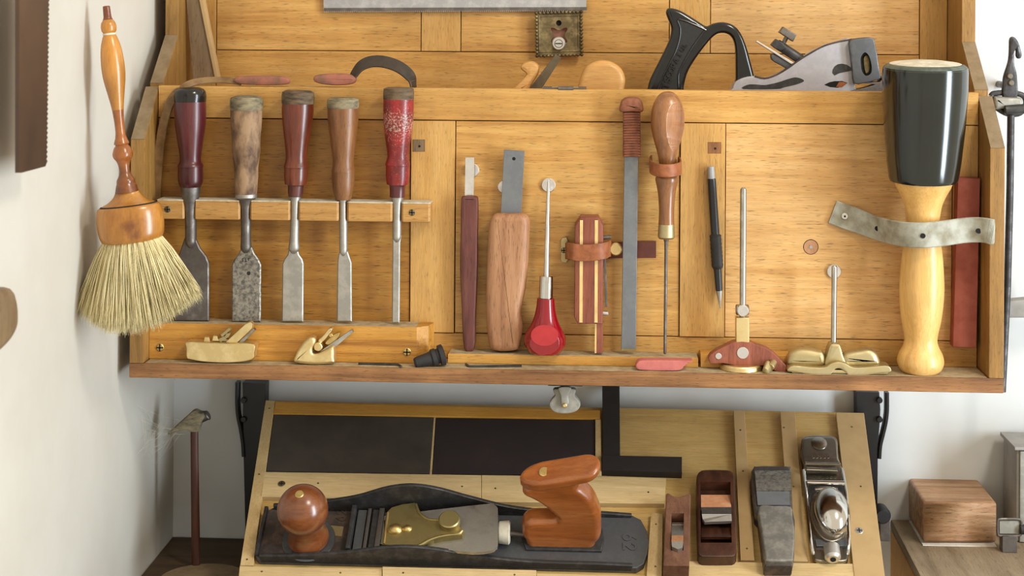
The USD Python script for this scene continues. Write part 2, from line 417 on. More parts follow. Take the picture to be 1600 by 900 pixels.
plain('worn_red', lin(150, 16, 16), 0.32, dark=lin(112, 12, 12), scale=60, coat=0.3)
plain('leather_cap', lin(104, 84, 60), 0.75, dark=lin(56, 44, 34), scale=150, stretch=(0.4, 0.4, 1.5), bump=0.3)
plain('grey_cap', lin(138, 126, 98), 0.8, dark=lin(74, 68, 54), scale=110, stretch=(0.5, 0.5, 1.5), bump=0.4)
plain('black_cap', lin(30, 27, 24), 0.2, dark=lin(26, 23, 20))
plain('wall_paint', lin(208, 211, 211), 0.75, dark=lin(202, 204, 202), scale=6, bump=0.0)
plain('wall_paint_dimmed', lin(196, 192, 182), 0.75, dark=lin(190, 185, 174), scale=7, bump=0.0)  # same paint as wall_paint, its colour darkened to imitate weaker light
plain('dust', lin(176, 160, 128), 0.9, dark=lin(150, 130, 96), scale=90)
plain('wedge_wood', lin(206, 150, 110), 0.6, dark=lin(186, 126, 88), scale=80)
metal('iron_worn', (0.30, 0.285, 0.25), 0.5, (0.17, 0.16, 0.14), 70, metallic=0.6)
plain('dust_pale', lin(200, 194, 176), 0.9, dark=lin(176, 160, 128), scale=110)
plain('leather_tan', lin(150, 88, 50), 0.55, dark=lin(126, 68, 34), scale=120, bump=0.1)
plain('leather_edge', lin(196, 168, 124), 0.7)
plain('leather_dark', lin(54, 42, 30), 0.5, dark=lin(34, 26, 19), scale=90, bump=0.1)
plain('leather_red', lin(98, 44, 30), 0.6, scale=90)
plain('leather_grey', lin(164, 164, 152), 0.7, dark=lin(126, 120, 100), scale=45, bump=0.15)
plain('leather_strip', lin(140, 110, 72), 0.6, dark=lin(104, 76, 44), scale=50, bump=0.1)
plain('slip_pink', lin(160, 98, 80), 0.85, dark=lin(112, 84, 66), scale=50, bump=0.1)
plain('eraser_pink', lin(190, 108, 100), 0.8, dark=lin(176, 96, 90), scale=70)
plain('red_stone', lin(158, 86, 72), 0.8, dark=lin(144, 72, 60), scale=80, bump=0.08)
plain('plastic_red', lin(136, 6, 22), 0.2, dark=lin(128, 5, 20), coat=0.4)
plain('plastic_red_lit', lin(176, 44, 48), 0.45, dark=lin(166, 38, 42))  # lighter copy of plastic_red, with the light on the awl facet painted in
plain('bristle', lin(222, 208, 160), 0.55, dark=lin(206, 190, 138), scale=30)
plain('mallet_green', lin(15, 23, 19), 0.16, dark=lin(10, 16, 13), scale=30, coat=0.5, spec=0.45)
plain('mallet_end', lin(212, 204, 184), 0.7, dark=lin(180, 172, 150), scale=60)
plain('mallet_rim', lin(86, 94, 84), 0.5, dark=lin(56, 64, 56), scale=90)
plain('black_paint', lin(20, 20, 22), 0.42, dark=lin(14, 14, 16), scale=80)
plain('black_enamel', lin(22, 22, 23), 0.18, dark=lin(16, 16, 17), scale=140, bump=0.03)
plain('black_matte', lin(30, 29, 28), 0.6, dark=lin(22, 21, 20), scale=200, bump=0.2)
plain('rubber', lin(38, 37, 38), 0.6, dark=lin(28, 27, 28))
plain('pencil_black', lin(26, 27, 32), 0.35)
plain('pencil_grey', lin(150, 150, 150), 0.4)
plain('hole_black', lin(14, 10, 8), 0.9)
plain('stone_black', lin(68, 61, 51), 0.75, dark=lin(54, 47, 39), scale=25, amount=(0.3, 0.7), bump=0.05)
plain('stone_black_deep', lin(48, 37, 34), 0.65, dark=lin(36, 27, 26), scale=25, amount=(0.3, 0.7), bump=0.05)
plain('square_black', lin(40, 34, 30), 0.6, scale=120)
plain('maple_inlay', lin(220, 188, 122), 0.5)
plain('paper', lin(216, 210, 198), 0.8)
plain('tool_grey', lin(150, 146, 140), 0.6, scale=40)
plain('cord', lin(122, 66, 38), 0.7, dark=lin(92, 46, 26), scale=150, bump=0.2)
plain('cord_cap', lin(136, 82, 54), 0.7, dark=lin(112, 62, 40), scale=150, bump=0.15)
plain('saw_brown', lin(78, 56, 38), 0.5, dark=lin(52, 36, 26), scale=9, amount=(0.3, 0.7))
plain('saw_teeth', lin(132, 62, 40), 0.5)
metal('steel', (0.50, 0.485, 0.45), 0.42, (0.40, 0.385, 0.35), 80)
metal('steel_bright', (0.78, 0.78, 0.76), 0.3, (0.62, 0.6, 0.58), 60)
metal('steel_dark', (0.24, 0.225, 0.21), 0.42, (0.16, 0.14, 0.13), 70)
metal('steel_pitted', (0.40, 0.375, 0.33), 0.5, (0.16, 0.15, 0.135), 260, (0.38, 0.58), bump=0.4)
metal('steel_blue', (0.25, 0.265, 0.28), 0.5, (0.22, 0.23, 0.245), 60)
metal('steel_saw', (0.6, 0.6, 0.61), 0.45, (0.46, 0.46, 0.47), 70)
metal('chrome', (0.66, 0.65, 0.62), 0.1, (0.58, 0.57, 0.54), 30, rvar=0.04)
metal('nickel', (0.42, 0.40, 0.36), 0.22, (0.28, 0.26, 0.22), 60, rvar=0.1)
metal('brass', (0.78, 0.58, 0.24), 0.34, (0.58, 0.42, 0.16), 70)
metal('brass_pale', (0.86, 0.7, 0.38), 0.36, (0.72, 0.56, 0.27), 60)
metal('brass_dull', (0.53, 0.455, 0.27), 0.42, (0.46, 0.37, 0.19), 60, bump=0.1)
metal('brass_old', (0.34, 0.27, 0.14), 0.5, (0.17, 0.13, 0.07), 80, bump=0.15)
metal('brass_deep', (0.42, 0.345, 0.16), 0.42, (0.32, 0.26, 0.11), 60)
plain('iron_brown', lin(92, 78, 54), 0.5, dark=lin(66, 54, 36), scale=60)
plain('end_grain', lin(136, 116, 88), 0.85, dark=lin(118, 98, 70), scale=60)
plain('brush_stain', lin(120, 60, 22), 0.3, dark=lin(84, 38, 16), scale=30, coat=0.4)
metal('iron_black', (0.09, 0.088, 0.09), 0.38, (0.05, 0.048, 0.048), 90, metallic=0.6)
metal('iron_rust', (0.15, 0.105, 0.08), 0.55, (0.075, 0.06, 0.055), 70, metallic=0.6)
metal('iron_blue', (0.15, 0.16, 0.172), 0.42, (0.11, 0.114, 0.12), 60, metallic=0.7)
metal('alloy', (0.47, 0.465, 0.50), 0.5, (0.42, 0.415, 0.445), 90, metallic=0.45)
metal('galvanised', (0.42, 0.41, 0.36), 0.5, (0.3, 0.29, 0.25), 60, metallic=0.5)
metal('rod_steel', (0.55, 0.54, 0.5), 0.25, (0.4, 0.38, 0.34), 70)
mat('web', {'t': ('transparent_bsdf', {}), 'd': ('diffuse_bsdf', {'color': (0.75, 0.68, 0.52)}), 'm': ('mix_closure', {'fac': 0.25})}, [('t.BSDF', 'm.closure1'), ('d.BSDF', 'm.closure2')], surface='m.closure')
# splatters of white paint on the red chisel handle, in a band near its top
mat('red_speckled', {
    'g': ('geometry', {}), 's': ('separate_xyz', {}),
    'v': ('noise_texture', {'scale': 560.0, 'detail': 3.0, 'roughness': 0.7}),
    'n': ('noise_texture', {'scale': 70.0, 'detail': 4.0, 'roughness': 0.6}),
    'z': ('map_range', {'from_min': 0.244, 'from_max': 0.266, 'to_min': 0.0, 'to_max': 0.14, 'clamp': True}),
    'z2': ('map_range', {'from_min': 0.277, 'from_max': 0.289, 'to_min': 0.0, 'to_max': 0.14, 'clamp': True}),
    'a': ('math', {'math_type': 'add'}), 'a2': ('math', {'math_type': 'subtract'}),
    'r': ('rgb_ramp', {'ramp': [(0.63, (0, 0, 0)), (0.72, (0.62, 0.62, 0.62))]}),
    'c': ('rgb_ramp', {'ramp': [(0.35, lin(96, 14, 16)), (0.65, lin(142, 22, 24))]}),
    'x': ('mix', {'mix_type': 'mix', 'color2': lin(196, 176, 158)}),
    'p': ('principled_bsdf', {'roughness': 0.4, 'coat_weight': 0.25, 'coat_roughness': 0.15})},
    [('g.position', 's.vector'), ('g.position', 'v.vector'), ('g.position', 'n.vector'), ('s.z', 'z.value'), ('s.z', 'z2.value'), ('v.fac', 'a.value1'), ('z.result', 'a.value2'),
     ('a.value', 'a2.value1'), ('z2.result', 'a2.value2'), ('a2.value', 'r.fac'), ('n.fac', 'c.fac'), ('r.color', 'x.fac'), ('c.color', 'x.color1'), ('x.color', 'p.base_color')])

# ------------------------------------------------------------------ the setting
YW = 0.240                                  # front of the back wall
XL = U(271, 720, YW)[0]                     # face of the left wall
t = Thing('wall_back', 'off-white painted wall behind the tool cabinet', 'wall', kind='structure')
t.add('wall_back', box(XL - 0.3, 1.6, YW, YW + 0.1, -0.6, 1.2, 0.0), 'wall_paint'); t.done()
t = Thing('wall_left', 'side wall left of the cabinet, paint darkened for weaker light, under brush and saw', 'wall', kind='structure')
t.add('wall_left', box(XL - 0.1, XL, -2.4, YW, -0.6, 1.2, 0.0), 'wall_paint_dimmed'); t.done()

# ------------------------------------------------------------------ upper cabinet
W, TH = 0.456, 0.0153
YP = 0.050                                  # front face of the tray's back
YT = 0.068                                  # back of the tray
ZR = U(700, 138, YP)[2]                     # top of the tray's top rail
ZF = ZR - 0.010                             # floor of the upper cabinet
YB = 0.208                                  # front face of the cabinet's back
t = Thing('wall_tool_cabinet', 'open oak wall cabinet with panelled back, above and behind the drop-front tray', 'cabinet')
zc = U(258, 55, 0.135)[2]; ZT = 0.60
for s in (-1, 1):
    zc = U(258, 55, 0.135)[2] if s < 0 else U(1514, 66, 0.135)[2]
    pr = [(YW - 0.002, ZF - 0.02), (YT + 0.005, ZF - 0.02), (YT + 0.005, ZR + 0.002), (0.135, zc), (0.135, ZT), (YW - 0.002, ZT)]
    x0 = -W if s < 0 else W - TH
    t.add('side_panel', prism(pr, x0, x0 + TH, 0.0012, SIDE), 'oak_side')
    t.add('end_grain', slab([(x0 + 0.0004, YT + 0.0048, ZR + 0.002), (x0 + TH - 0.0004, YT + 0.0048, ZR + 0.002), (x0 + TH - 0.0004, 0.1347, zc), (x0 + 0.0004, 0.1347, zc)], (0, -0.0004, 0.0002)), 'end_grain', smooth=False)
t.add('cabinet_floor', box(-W + TH, W - TH, YT + 0.003, YB + 0.012, ZF - 0.012, ZF), 'oak_shelf')
def zz(py, Y, px=880): return U(px, py, Y)[2]
def xx(px, Y, py=300): return U(px, py, Y)[0]
zrail = zz(82, YB)
g = 0.0004
xs = [xx(p, YB, 40) for p in (338, 658, 720, 1046, 1110, 1437)]
t.add('bottom_rail', box(xs[0] + g, xs[5] - g, YB, YB + 0.016, ZF, zrail - g, 0.0008), 'oak_rail')
t.add('stile', box(-W + TH + 0.0005, xs[0] - g, YB, YB + 0.016, ZF, ZT, 0.0008), 'oak_v')
t.add('stile', box(xs[5] + g, W - TH - 0.0005, YB, YB + 0.016, ZF, ZT, 0.0008), 'oak_v')
for a, b in ((1, 2), (3, 4)):
    t.add('muntin', box(xs[a] + g, xs[b] - g, YB, YB + 0.016, zrail + g, ZT, 0.0008), 'oak_v')
for a, b in ((0, 1), (2, 3), (4, 5)):
    t.add('back_panel', box(xs[a] + g, xs[b] - g, YB + 0.0007, YB + 0.014, zrail + g, ZT, 0.001), 'oak_h' if a < 3 else 'oak_h_pale')
t.add('backing_board', box(-W + TH, W - TH, YB + 0.0165, YW - 0.003, ZF - 0.02, ZT, 0.0), 'oak_side')
t.done()

# ------------------------------------------------------------------ drop-front tray
t = Thing('drop_front_tray', 'oak drop-front tray with panelled back, holding the chisels, knives and mallet', 'tool tray')
H = 0.2523; ZS = 0.0155
for s in (-1, 1):
    x0 = -W if s < 0 else W - TH
    ztop = U(228, 135, YT)[2] if s < 0 else U(1530, 150, YT)[2]
    t.add('side_panel', prism([(0, ZS + 0.0002), (YT, ZS + 0.0002), (YT, ztop), (YT - 0.012, ztop), (0, H)], x0, x0 + TH, 0.001, SIDE), 'oak_side')
for s in (-1, 1):
    x0 = -W if s < 0 else W - TH
    ztop = U(228, 135, YT)[2] if s < 0 else U(1530, 150, YT)[2]
    t.add('end_grain', slab([(x0 + 0.0004, -0.0003, H + 0.0001), (x0 + TH - 0.0004, -0.0003, H + 0.0001), (x0 + TH - 0.0004, YT - 0.0125, ztop + 0.0001), (x0 + 0.0004, YT - 0.0125, ztop + 0.0001)], (0, -0.0003, 0.0003)), 'end_grain', smooth=False)
t.add('bottom_board', prism([(-W, 0), (W, 0), (W, YT), (-W, YT)], 0, ZS, 0.0012, UP), 'oak_shelf')
zr = zz(190, YP); zb = zz(523, YP)
zbb = {}
XI = W - TH - 0.0005
xm = [xx(p, YP, 350) for p in (641, 711, 1062, 1133, 1488)]
t.add('top_rail', box(-XI, XI, YP, YT, zr + g, ZR, 0.001), 'oak_rail')
t.add('bottom_rail', box(-XI, XI, YP + 0.0005, YT, ZS, zb - g, 0.001), 'oak_rail')
t.add('muntin', box(xm[0] + g, xm[1] - g, YP - 0.0012, YT, zb + g, zr - g, 0.0008), 'oak_v')
t.add('muntin', box(xm[2] + g, xm[3] - g, YP - 0.0015, YT, zb + g, zr - g, 0.0008), 'oak_v')
t.add('stile', box(xm[4] + g, XI, YP, YT, zb + g, zr - g, 0.0008), 'oak_v')
for a, b in ((-XI, xm[0] - g), (xm[1] + g, xm[2] - g), (xm[3] + g, xm[4] - g)):
    t.add('back_panel', box(a, b, YP + 0.0006, YT - 0.002, zb + g, zr - g, 0.0008), 'oak_h_amber' if a < -0.3 else 'oak_h_pale' if a > 0.1 else 'oak_h')
# slotted chisel rack
YR = YP - 0.024
rx = lambda p: xx(p, YR, 327)
slots = [(288, 303, 295), (375, 390, 382), (453, 466, 459), (529, 542, 535), (613, 627, 620)]
pl = [(rx(245), YP), (rx(245), YR + 0.002), (rx(246), YR)]
for a, b, c in slots:
    A, B = rx(a), rx(b)
    pl += [(A - 0.002, YR), (A, YR + 0.002), (A, YP - 0.006), (B, YP - 0.006), (B, YR + 0.002), (B + 0.002, YR)]
pl += [(rx(672) - 0.002, YR), (rx(672), YR + 0.002), (rx(672), YP)]
zr0, zr1 = zz(345, YR, 460), zz(314, YR, 460)
r = t.add('chisel_rack', prism(pl, zr0, zr1, 0.0015, UP), 'rack_wood', smooth=25)
def screwhead(px, py, Y, rad=5.0, m='brass_old', slot=True):
    c = U(px, py, Y); rr = rad * mm(Y)
    parts = [lathe([(0, rr), (0.5, rr), (0.85, rr * 0.8), (1, 0.0)], c + [0, 0.001, 0], c - [0, 0.0013, 0], 16)]
    return parts[0], cat(box(c[0] - rr * 0.85, c[0] + rr * 0.85, c[1] - 0.0016, c[1] - 0.0006, c[2] - rr * 0.14, c[2] + rr * 0.14, 0), box(c[0] - rr * 0.14, c[0] + rr * 0.14, c[1] - 0.0016, c[1] - 0.0006, c[2] - rr * 0.85, c[2] + rr * 0.85, 0))
def add_screw(t, px, py, Y, rad, m, parent=None):
    a, b = screwhead(px, py, Y, rad)
    t.add('screw', a, m, parent); t.add('screw_slot', b, 'hole_black', parent)
for p in ((262, 327), (644, 332)):
    add_screw(t, *p, YR, 5.2, 'brass_old', r)
    # dust on the rack's top
# ledge under the chisel points
YL = YP - 0.030
lx = lambda p: xx(p, YL, 530)
zl1 = zz(508, YL, 450)
r = t.add('chisel_ledge', prism([(-XI, YP - 0.0002), (-XI, YL), (lx(651), YL), (lx(668), YL + 0.009), (lx(674), YP - 0.0002)], ZS + 0.0003, zl1, 0.001, UP), 'oak_amber')
for p in ((250, 543), (636, 550)):
    add_screw(t, *p, YL, 6.5, 'brass', r)
# tool strip on the bottom board
YS = 0.024
zs1 = zz(556, YS, 900)
t.add('tool_strip', prism([(xx(700, YS, 560), YP), (xx(700, YS, 560), YS), (xx(1091, YS, 560), YS), (xx(1091, YS, 560), YP)], ZS + 0.0003, zs1, 0.0012, UP), 'strip_wood')
t.add('tool_strip', prism([(xx(1095, YS, 560), YP), (xx(1095, YS, 560), YS + 0.001), (xx(1236, YS, 560), YS + 0.001), (xx(1236, YS, 560), YP)], ZS + 0.0003, zs1 + 0.004, 0.0012, UP), 'strip_wood')
# patches, plug, magnets
def patch(px0, py0, px1, py1, m, Y):
    q = t.add('patch', front([(px0, py0), (px1, py0), (px1, py1), (px0, py1)], Y, 0.003, 0.0004), m)
    c = U((px0 + px1) / 2 + 1, (py0 + py1) / 2 + 1, Y)
    t.add('nail', cyl(c + [0, 0.001, 0], c - [0, 0.0004, 0], 0.0012, 10), 'hole_black', q)
patch(645, 218, 664, 237, 'grey_wood', YP - 0.0018)
patch(1106, 222, 1127, 240, 'walnut', YP - 0.0019)
c = U(1267, 386, YP)
q = t.add('plug', cat(cyl(c + [0, 0.004, 0], c + [0, 0.0002, 0], 0.0075, 28)), 'mahogany')
t.add('plug_ring', trimesh.creation.annulus(0.0074, 0.0081, 0.001, sections=32, transform=trimesh.transformations.translation_matrix(c + [0, 0.0011, 0]) @ trimesh.transformations.rotation_matrix(math.pi / 2, [1, 0, 0])), 'hole_black', q)
t.add('nail', cyl(c + [0, 0.001, 0], c - [0, 0.0003, 0], 0.0018, 12), 'steel', q)
for px, py, rad in ((738, 266, 11), (787, 292, 9.5), (857, 289, 11), (1303, 424, 11)):
    c = U(px, py, YP)
    t.add('magnet', cyl(c + [0, 0.004, 0], c - [0, 0.0022, 0], rad * mm(YP), 28, 0.0006), 'steel_bright')
# brass turn-button, knob and leather loop for the marking gauge
q = t.add('turn_button', front([(878, 372), (885, 371), (888, 376), (888, 406), (885, 411), (878, 410), (876, 405), (876, 377)], YP - 0.004, 0.005, 0.001), 'brass_dull')
add_screw(t, 881, 391, YP - 0.004, 4.5, 'brass_old', q)
c = U(962, 388, YP)
t.add('stud', cyl(c + [0, 0.001, 0], c - [0, 0.0085, 0], 10 * mm(YP), 28, 0.0012), 'brass_pale')
YG = 0.021                                  # front of the marking gauge
lp = smooth([U(884, 392, YP - 0.003), U(887, 392, YP - 0.012), U(893, 393, YG - 0.002), U(906, 395, YG - 0.0045), U(922, 395, YG - 0.005), U(938, 393, YG - 0.004), U(948, 391, YG + 0.003), U(951, 389, YP - 0.014), U(955, 388, YP - 0.004)], 6)
q = t.add('leather_loop', ribbon(lp, (0, 0, 1), 26 * mm(YG), 0.0018), 'leather_tan')
t.add('leather_tail', front([(994, 377), (1025, 377), (1025, 403), (994, 403)], YP - 0.002, 0.002, 0.0004), 'leather_red')
t.add('leather_tail', front([(945, 379), (985, 378), (985, 403), (945, 404)], YP - 0.0017, 0.0018, 0.0004), 'leather_red')
# leather loop around the bradawl
YA = 0.020
lp = smooth([U(1018, 252, YP - 0.001), U(1016, 256, YP - 0.012), U(1018, 262, YA), U(1028, 266, YA - 0.012), U(1041, 267, YA - 0.0155), U(1054, 266, YA - 0.012), U(1063, 263, YA), U(1063, 258, YP - 0.012), U(1060, 254, YP - 0.001)], 6)
t.add('leather_loop', ribbon(lp, (0, 0.12, 1), 20 * mm(YA), 0.002), 'leather_tan')
# strap across the mallet
sp = [U(1301, 331, YP - 0.002), U(1322, 339, YP - 0.003), U(1345, 347, YP - 0.006), U(1368, 356, YP - 0.018), U(1390, 362, 0.008), U(1412, 366, -0.009), U(1438, 367.5, -0.0165), U(1462, 366, -0.013), U(1485, 363, 0.0), U(1506, 360, 0.006), U(1526, 359, 0.0035), U(1540, 360, -0.002), U(1549, 362, -0.0035), U(1552.5, 363, -0.001)]
sp = smooth(sp, 5)
wd = np.linspace(0.0258, 0.0262, len(sp)); wd[-3:] = (0.025, 0.022, 0.016)
q = t.add('leather_strap', ribbon(sp, (-0.12, 0, 1), wd, 0.003), 'leather_grey')
c = U(1320, 338, YP - 0.0045)
t.add('screw', cat(lathe([(0, 0.0036), (0.7, 0.0036), (1, 0.003)], c + [0, 0.001, 0], c - [0, 0.0008, 0], 20)), 'steel_bright', q)
t.add('screw_slot', cyl(c, c - [0, 0.001, 0], 0.0014, 4), 'hole_black', q)
for px, py, Y in ((1371, 357, 0.027), (1442, 368.5, -0.0183), (1529, 361, 0.0005)):
    c = U(px, py, Y)
    t.add('strap_hole', cyl(c + [0, 0.002, 0], c - [0, 0.0006, 0], 0.0026, 14), 'hole_black', q)
# dust lying on the horizontal tops
t.add('dust', box(-XI + 0.001, XI - 0.001, 0.0018, YP - 0.001, ZS, ZS + 0.00025, 0), 'dust', kind='stuff')
t.add('dust', prism(inset(np.array(pl)[::1] if area2(np.array(pl)) > 0 else np.array(pl)[::-1], -0.00025), zr1 - 0.0020, zr1 + 0.0003, 0.0016, UP), 'dust_pale', kind='stuff')
t.add('dust', box(-XI, lx(650), YL + 0.001, YP - 0.001, zl1 - 0.0001, zl1 + 0.00025, 0), 'dust', kind='stuff')
t.add('dust', box(xx(702, YS, 560), xx(1090, YS, 560), YS + 0.001, YP - 0.001, zs1 - 0.0001, zs1 + 0.00025, 0), 'dust', kind='stuff')
# catch under the bottom board
YC = 0.018
q = t.add('catch_plate', cat(box(xx(838, YC, 606), xx(928, YC, 606), YC, YC + 0.03, -0.003, -0.0002, 0.0006), box(xx(856, YC, 606), xx(910, YC, 606), YC + 0.003, YC + 0.026, -0.0055, -0.0025, 0.0006)), 'iron_black')
k = [(866, 608), (898, 608), (898, 618), (903, 624), (907, 632), (904, 640), (896, 645), (882, 647), (868, 645), (861, 640), (858, 632), (862, 624), (867, 618)]
q = t.add('catch', front(smooth(k, 4, True), YC + 0.004, 0.008, 0.002), 'galvanised')
for pts in ([(873, 606), (892, 606), (888, 620), (889, 630), (883, 638), (877, 632), (876, 620)],):
    t.add('catch_bar', front(smooth(pts, 4, True), YC, 0.005, 0.0015), 'galvanised', q)
c = U(882.5, 633, YC)
t.add('rivet', cyl(c + [0, 0.002, 0], c - [0, 0.003, 0], 0.0024, 16, 0.0008), 'brass_pale', q)
q = t.add('hinge', cat(box(xx(848, YP, 137), xx(916, YP, 137), YP + 0.002, YT + 0.012, ZR - 0.0002, ZR + 0.0018, 0.0004)), 'steel_dark')
for a in (868, 896):
    t.add('hinge_screw', box(xx(a - 6, YP, 137), xx(a + 8, YP, 137), YP + 0.004, YP + 0.012, ZR + 0.0016, ZR + 0.0024, 0.0003), 'brass', q)
c = U(884, 138.5, YP + 0.002)
t.add('hinge_knuckle', cyl(c - [0.008, 0, 0], c + [0.008, 0, 0], 0.0026, 12), 'steel_dark', q)
t.done()

# ------------------------------------------------------------------ chisels
GC = 'bench chisels in the slotted rack'
YX = YP - 0.018
def blade(pts, bev=0.0012, Y=YX - 0.002, th=0.004):
    return front(pts, Y, th, bev, back=False, steps=1)
def chisel(label, hm, cm, sm, cap, handle, ferrule, shank, bl, top, bot, bm=None, split=None):
    t = Thing('chisel', label, 'chisel', GC)
    L = lambda pr, d=0: lathepx(pr, top, bot, YX, dense=d)
    t.add('handle', L(handle, 4), hm)
    t.add('striking_cap', L(cap), cm)
    if ferrule: t.add('ferrule', L(ferrule[0]), ferrule[1])
    q = t.add('blade', blade(bl), bm or sm)
    t.add('shank', L(shank, 3), sm, q)
    if bm:                                      # maker's stamp worn to a few strokes, and a punched dot
        st = [[(378.5, 404), (379.5, 408.5)], [(379.5, 403.5), (381, 404)], [(383.5, 403.5), (384, 408.5)], [(382.5, 408.8), (385.5, 408.5)], [(388, 403.5), (388.5, 407.5)], [(388, 403.3), (390, 404.5)]]
        ms = [tube([U(*a_, YX - 0.0021), U(*b_, YX - 0.0021)], 0.0004, 6) for a_, b_ in st]
        c_ = U(388.5, 427, YX - 0.002)
        t.add('stamp', cat(*ms, cyl(c_ + [0, 0.001, 0], c_ - [0, 0.0002, 0], 0.0021, 14)), 'black_matte', q)
    t.done()
chisel('chisel with purple-brown handle and glossy black cap, partly behind the brush bristles', 'purple_handle', 'black_cap', 'steel_dark',
    [(136, 0), (136.5, 14), (139, 21), (143, 24.5), (150, 25.6), (159, 25)], [(158.5, 24.8), (180, 25), (200, 23.5), (222, 20), (243, 17), (252, 17), (257, 19.5), (260, 20.5), (261.5, 19.6), (275, 19.8), (285, 19), (292, 16)],
    None, [(290, 15.5), (300, 15), (312, 12.5), (322, 10), (340, 9), (370, 9), (380, 8), (388, 3)],
    [(288, 372), (305, 372), (312, 388), (322, 401), (326, 412), (326, 502), (272, 502), (274, 412), (280, 396)], (297, 136), (299, 502))
chisel('chisel with pale worn wooden handle, pitted broad steel blade', 'weathered_handle', 'grey_cap', 'steel_dark',
    [(149, 0), (149.5, 16), (152, 24), (157, 26), (166, 26), (172, 25.3)], [(171.5, 25), (190, 24.5), (215, 22.5), (235, 22), (250, 20.5), (262, 19), (275, 19), (290, 18), (303, 17)],
    ([(302, 16.5), (304, 17.5), (308, 17.5), (310, 15)], 'steel'), [(309, 14), (316, 11), (326, 8.5), (350, 8), (375, 8), (388, 8.5), (395, 4)],
    [(377, 386), (393, 386), (397, 396), (404, 406), (407.5, 414), (407, 503), (362, 503), (362, 414), (366, 405), (373, 396)], (385, 149), (384, 503), bm='steel_pitted')
chisel('chisel with glossy red-brown handle, middle one of the five in the rack', 'red_handle', 'leather_cap', 'steel',
    [(141, 0), (141.5, 20), (144, 25), (152, 26), (162, 25.4)], [(161.5, 25), (175, 25), (200, 22.5), (220, 19.5), (240, 17), (250, 17), (258, 19), (261, 19.8), (263, 18.8), (278, 18.5), (288, 17)],
    ([(287, 15), (290, 12.5), (300, 12), (307, 11)], 'rosewood'), [(305, 8.5), (320, 7.5), (345, 7), (375, 7.5), (388, 9), (396, 4)],
    [(451, 388), (464, 388), (467, 398), (472, 405), (474, 412), (473.5, 503), (440, 503), (441, 412), (444, 405), (449, 398)], (466, 141), (456.5, 503))
chisel('chisel with plain brown wooden handle, right of the glossy red-brown one', 'brown_handle', 'grey_cap', 'steel',
    [(152, 0), (152.5, 18), (155, 24.5), (162, 25.4), (169, 24.8)], [(168.5, 24.5), (182, 24.5), (205, 22), (230, 19), (250, 16.5), (260, 17), (267, 18.5), (271, 18.2), (288, 17.5), (300, 15.5), (312, 12)],
    None, [(311, 7), (322, 6), (345, 6.5), (375, 6.5), (392, 6.5), (400, 3)],
    [(530, 393), (543, 393), (546, 402), (549, 411), (549.5, 503), (526, 503), (527, 411), (528, 402)], (536, 152), (537, 503))
chisel('chisel with paint-speckled bright red handle and very narrow blade, rightmost in the rack', 'red_speckled', 'leather_cap', 'steel',
    [(136, 0), (136.5, 18), (138.5, 23.5), (145, 24.3), (155, 24)], [(154.5, 24), (180, 24), (200, 22.5), (222, 19.5), (240, 16.8), (247, 17), (255, 19.2), (258, 19.6), (260, 18.8), (276, 18.5), (288, 17)],
    ([(287, 15), (291, 12.5), (300, 12), (308, 12)], 'purple_handle'), [(307, 10), (318, 8), (340, 7), (360, 7), (372, 6.5), (380, 2)],
    [(613, 368), (627, 368), (625, 380), (624, 505), (612, 505), (613, 380)], (623, 136), (618.5, 505))

# ------------------------------------------------------------------ knives and gauges in the middle
t = Thing('marking_knife', 'slim dark maroon wooden knife handle with a bright flat steel blade pointing up', 'knife')
t.add('handle', front(smooth([(724, 307), (743, 307), (747, 316), (746.5, 360), (746, 420), (743, 500), (741, 546), (725, 546), (721, 480), (718.5, 420), (719.5, 360), (720, 316)], 3, True), 0.034, 0.011, 0.0035, back=True), 'rosewood')
t.add('blade', front([(727, 246), (741, 246), (740, 311), (726, 311)], 0.040, 0.0022, 0.0004), 'steel_bright'); t.done()
t = Thing('scraper_knife', 'broad grey steel blade set in a chunky reddish-brown wooden handle, left of the red awl', 'knife')
t.add('handle', front(smooth([(776, 335), (800, 334.5), (818, 335), (826, 343), (827, 360), (825, 410), (821, 450), (816, 475), (813, 492), (816, 512), (813, 535), (806, 549), (770, 549), (762, 530), (758.5, 480), (760, 420), (763, 360), (767, 342)], 3, True), 0.026, 0.020, 0.0075, back=True, steps=3), 'mahogany')
q = t.add('blade', front([(787.5, 234), (819.5, 236), (814, 340), (782, 340)], 0.036, 0.003, 0.0005), 'steel_blue')
c = U(803, 248, 0.036); t.add('blade_hole', cyl(c + [0, 0.001, 0], c - [0, 0.0003, 0], 0.0018, 14), 'hole_black', q); t.done()

t = Thing('awl', 'round awl with glossy red bulb handle and long bright steel spike pointing up', 'awl')
ap, bp = (857, 281), (851, 553)
h = lathepx([(466, 12), (467, 13.5), (478, 14.5), (492, 17), (505, 21.5), (515, 27), (524, 31.5), (532, 33), (540, 31.5), (547, 27), (551, 22), (553, 0)], ap, bp, 0.024, dense=4, seg=48)
fc = U(851, 524, 0.0)
h = trim(h, (0, 1, 0), 0.0076)
q = t.add('handle', h, 'plastic_red', smooth=40)
t.add('flat_facet', prism(XZ(smooth(circle(851, 524, 21.5, 16.5, 12), 3, True), 0.0074), -0.0077, -0.0072, 0.0, FRONT), 'plastic_red_lit', q, label='round facet with brighter light painted in as lighter red')  # same plastic as the handle; the lighter red imitates light on the facet
t.add('ferrule', lathepx([(431, 9.5), (432, 10.5), (464, 11), (467, 10)], ap, bp, 0.024), 'chrome')
t.add('spike', lathepx([(281, 0.3), (284, 1.6), (300, 2.5), (360, 3.6), (432, 4.4)], ap, bp, 0.034, 0.021), 'steel_bright'); t.done()

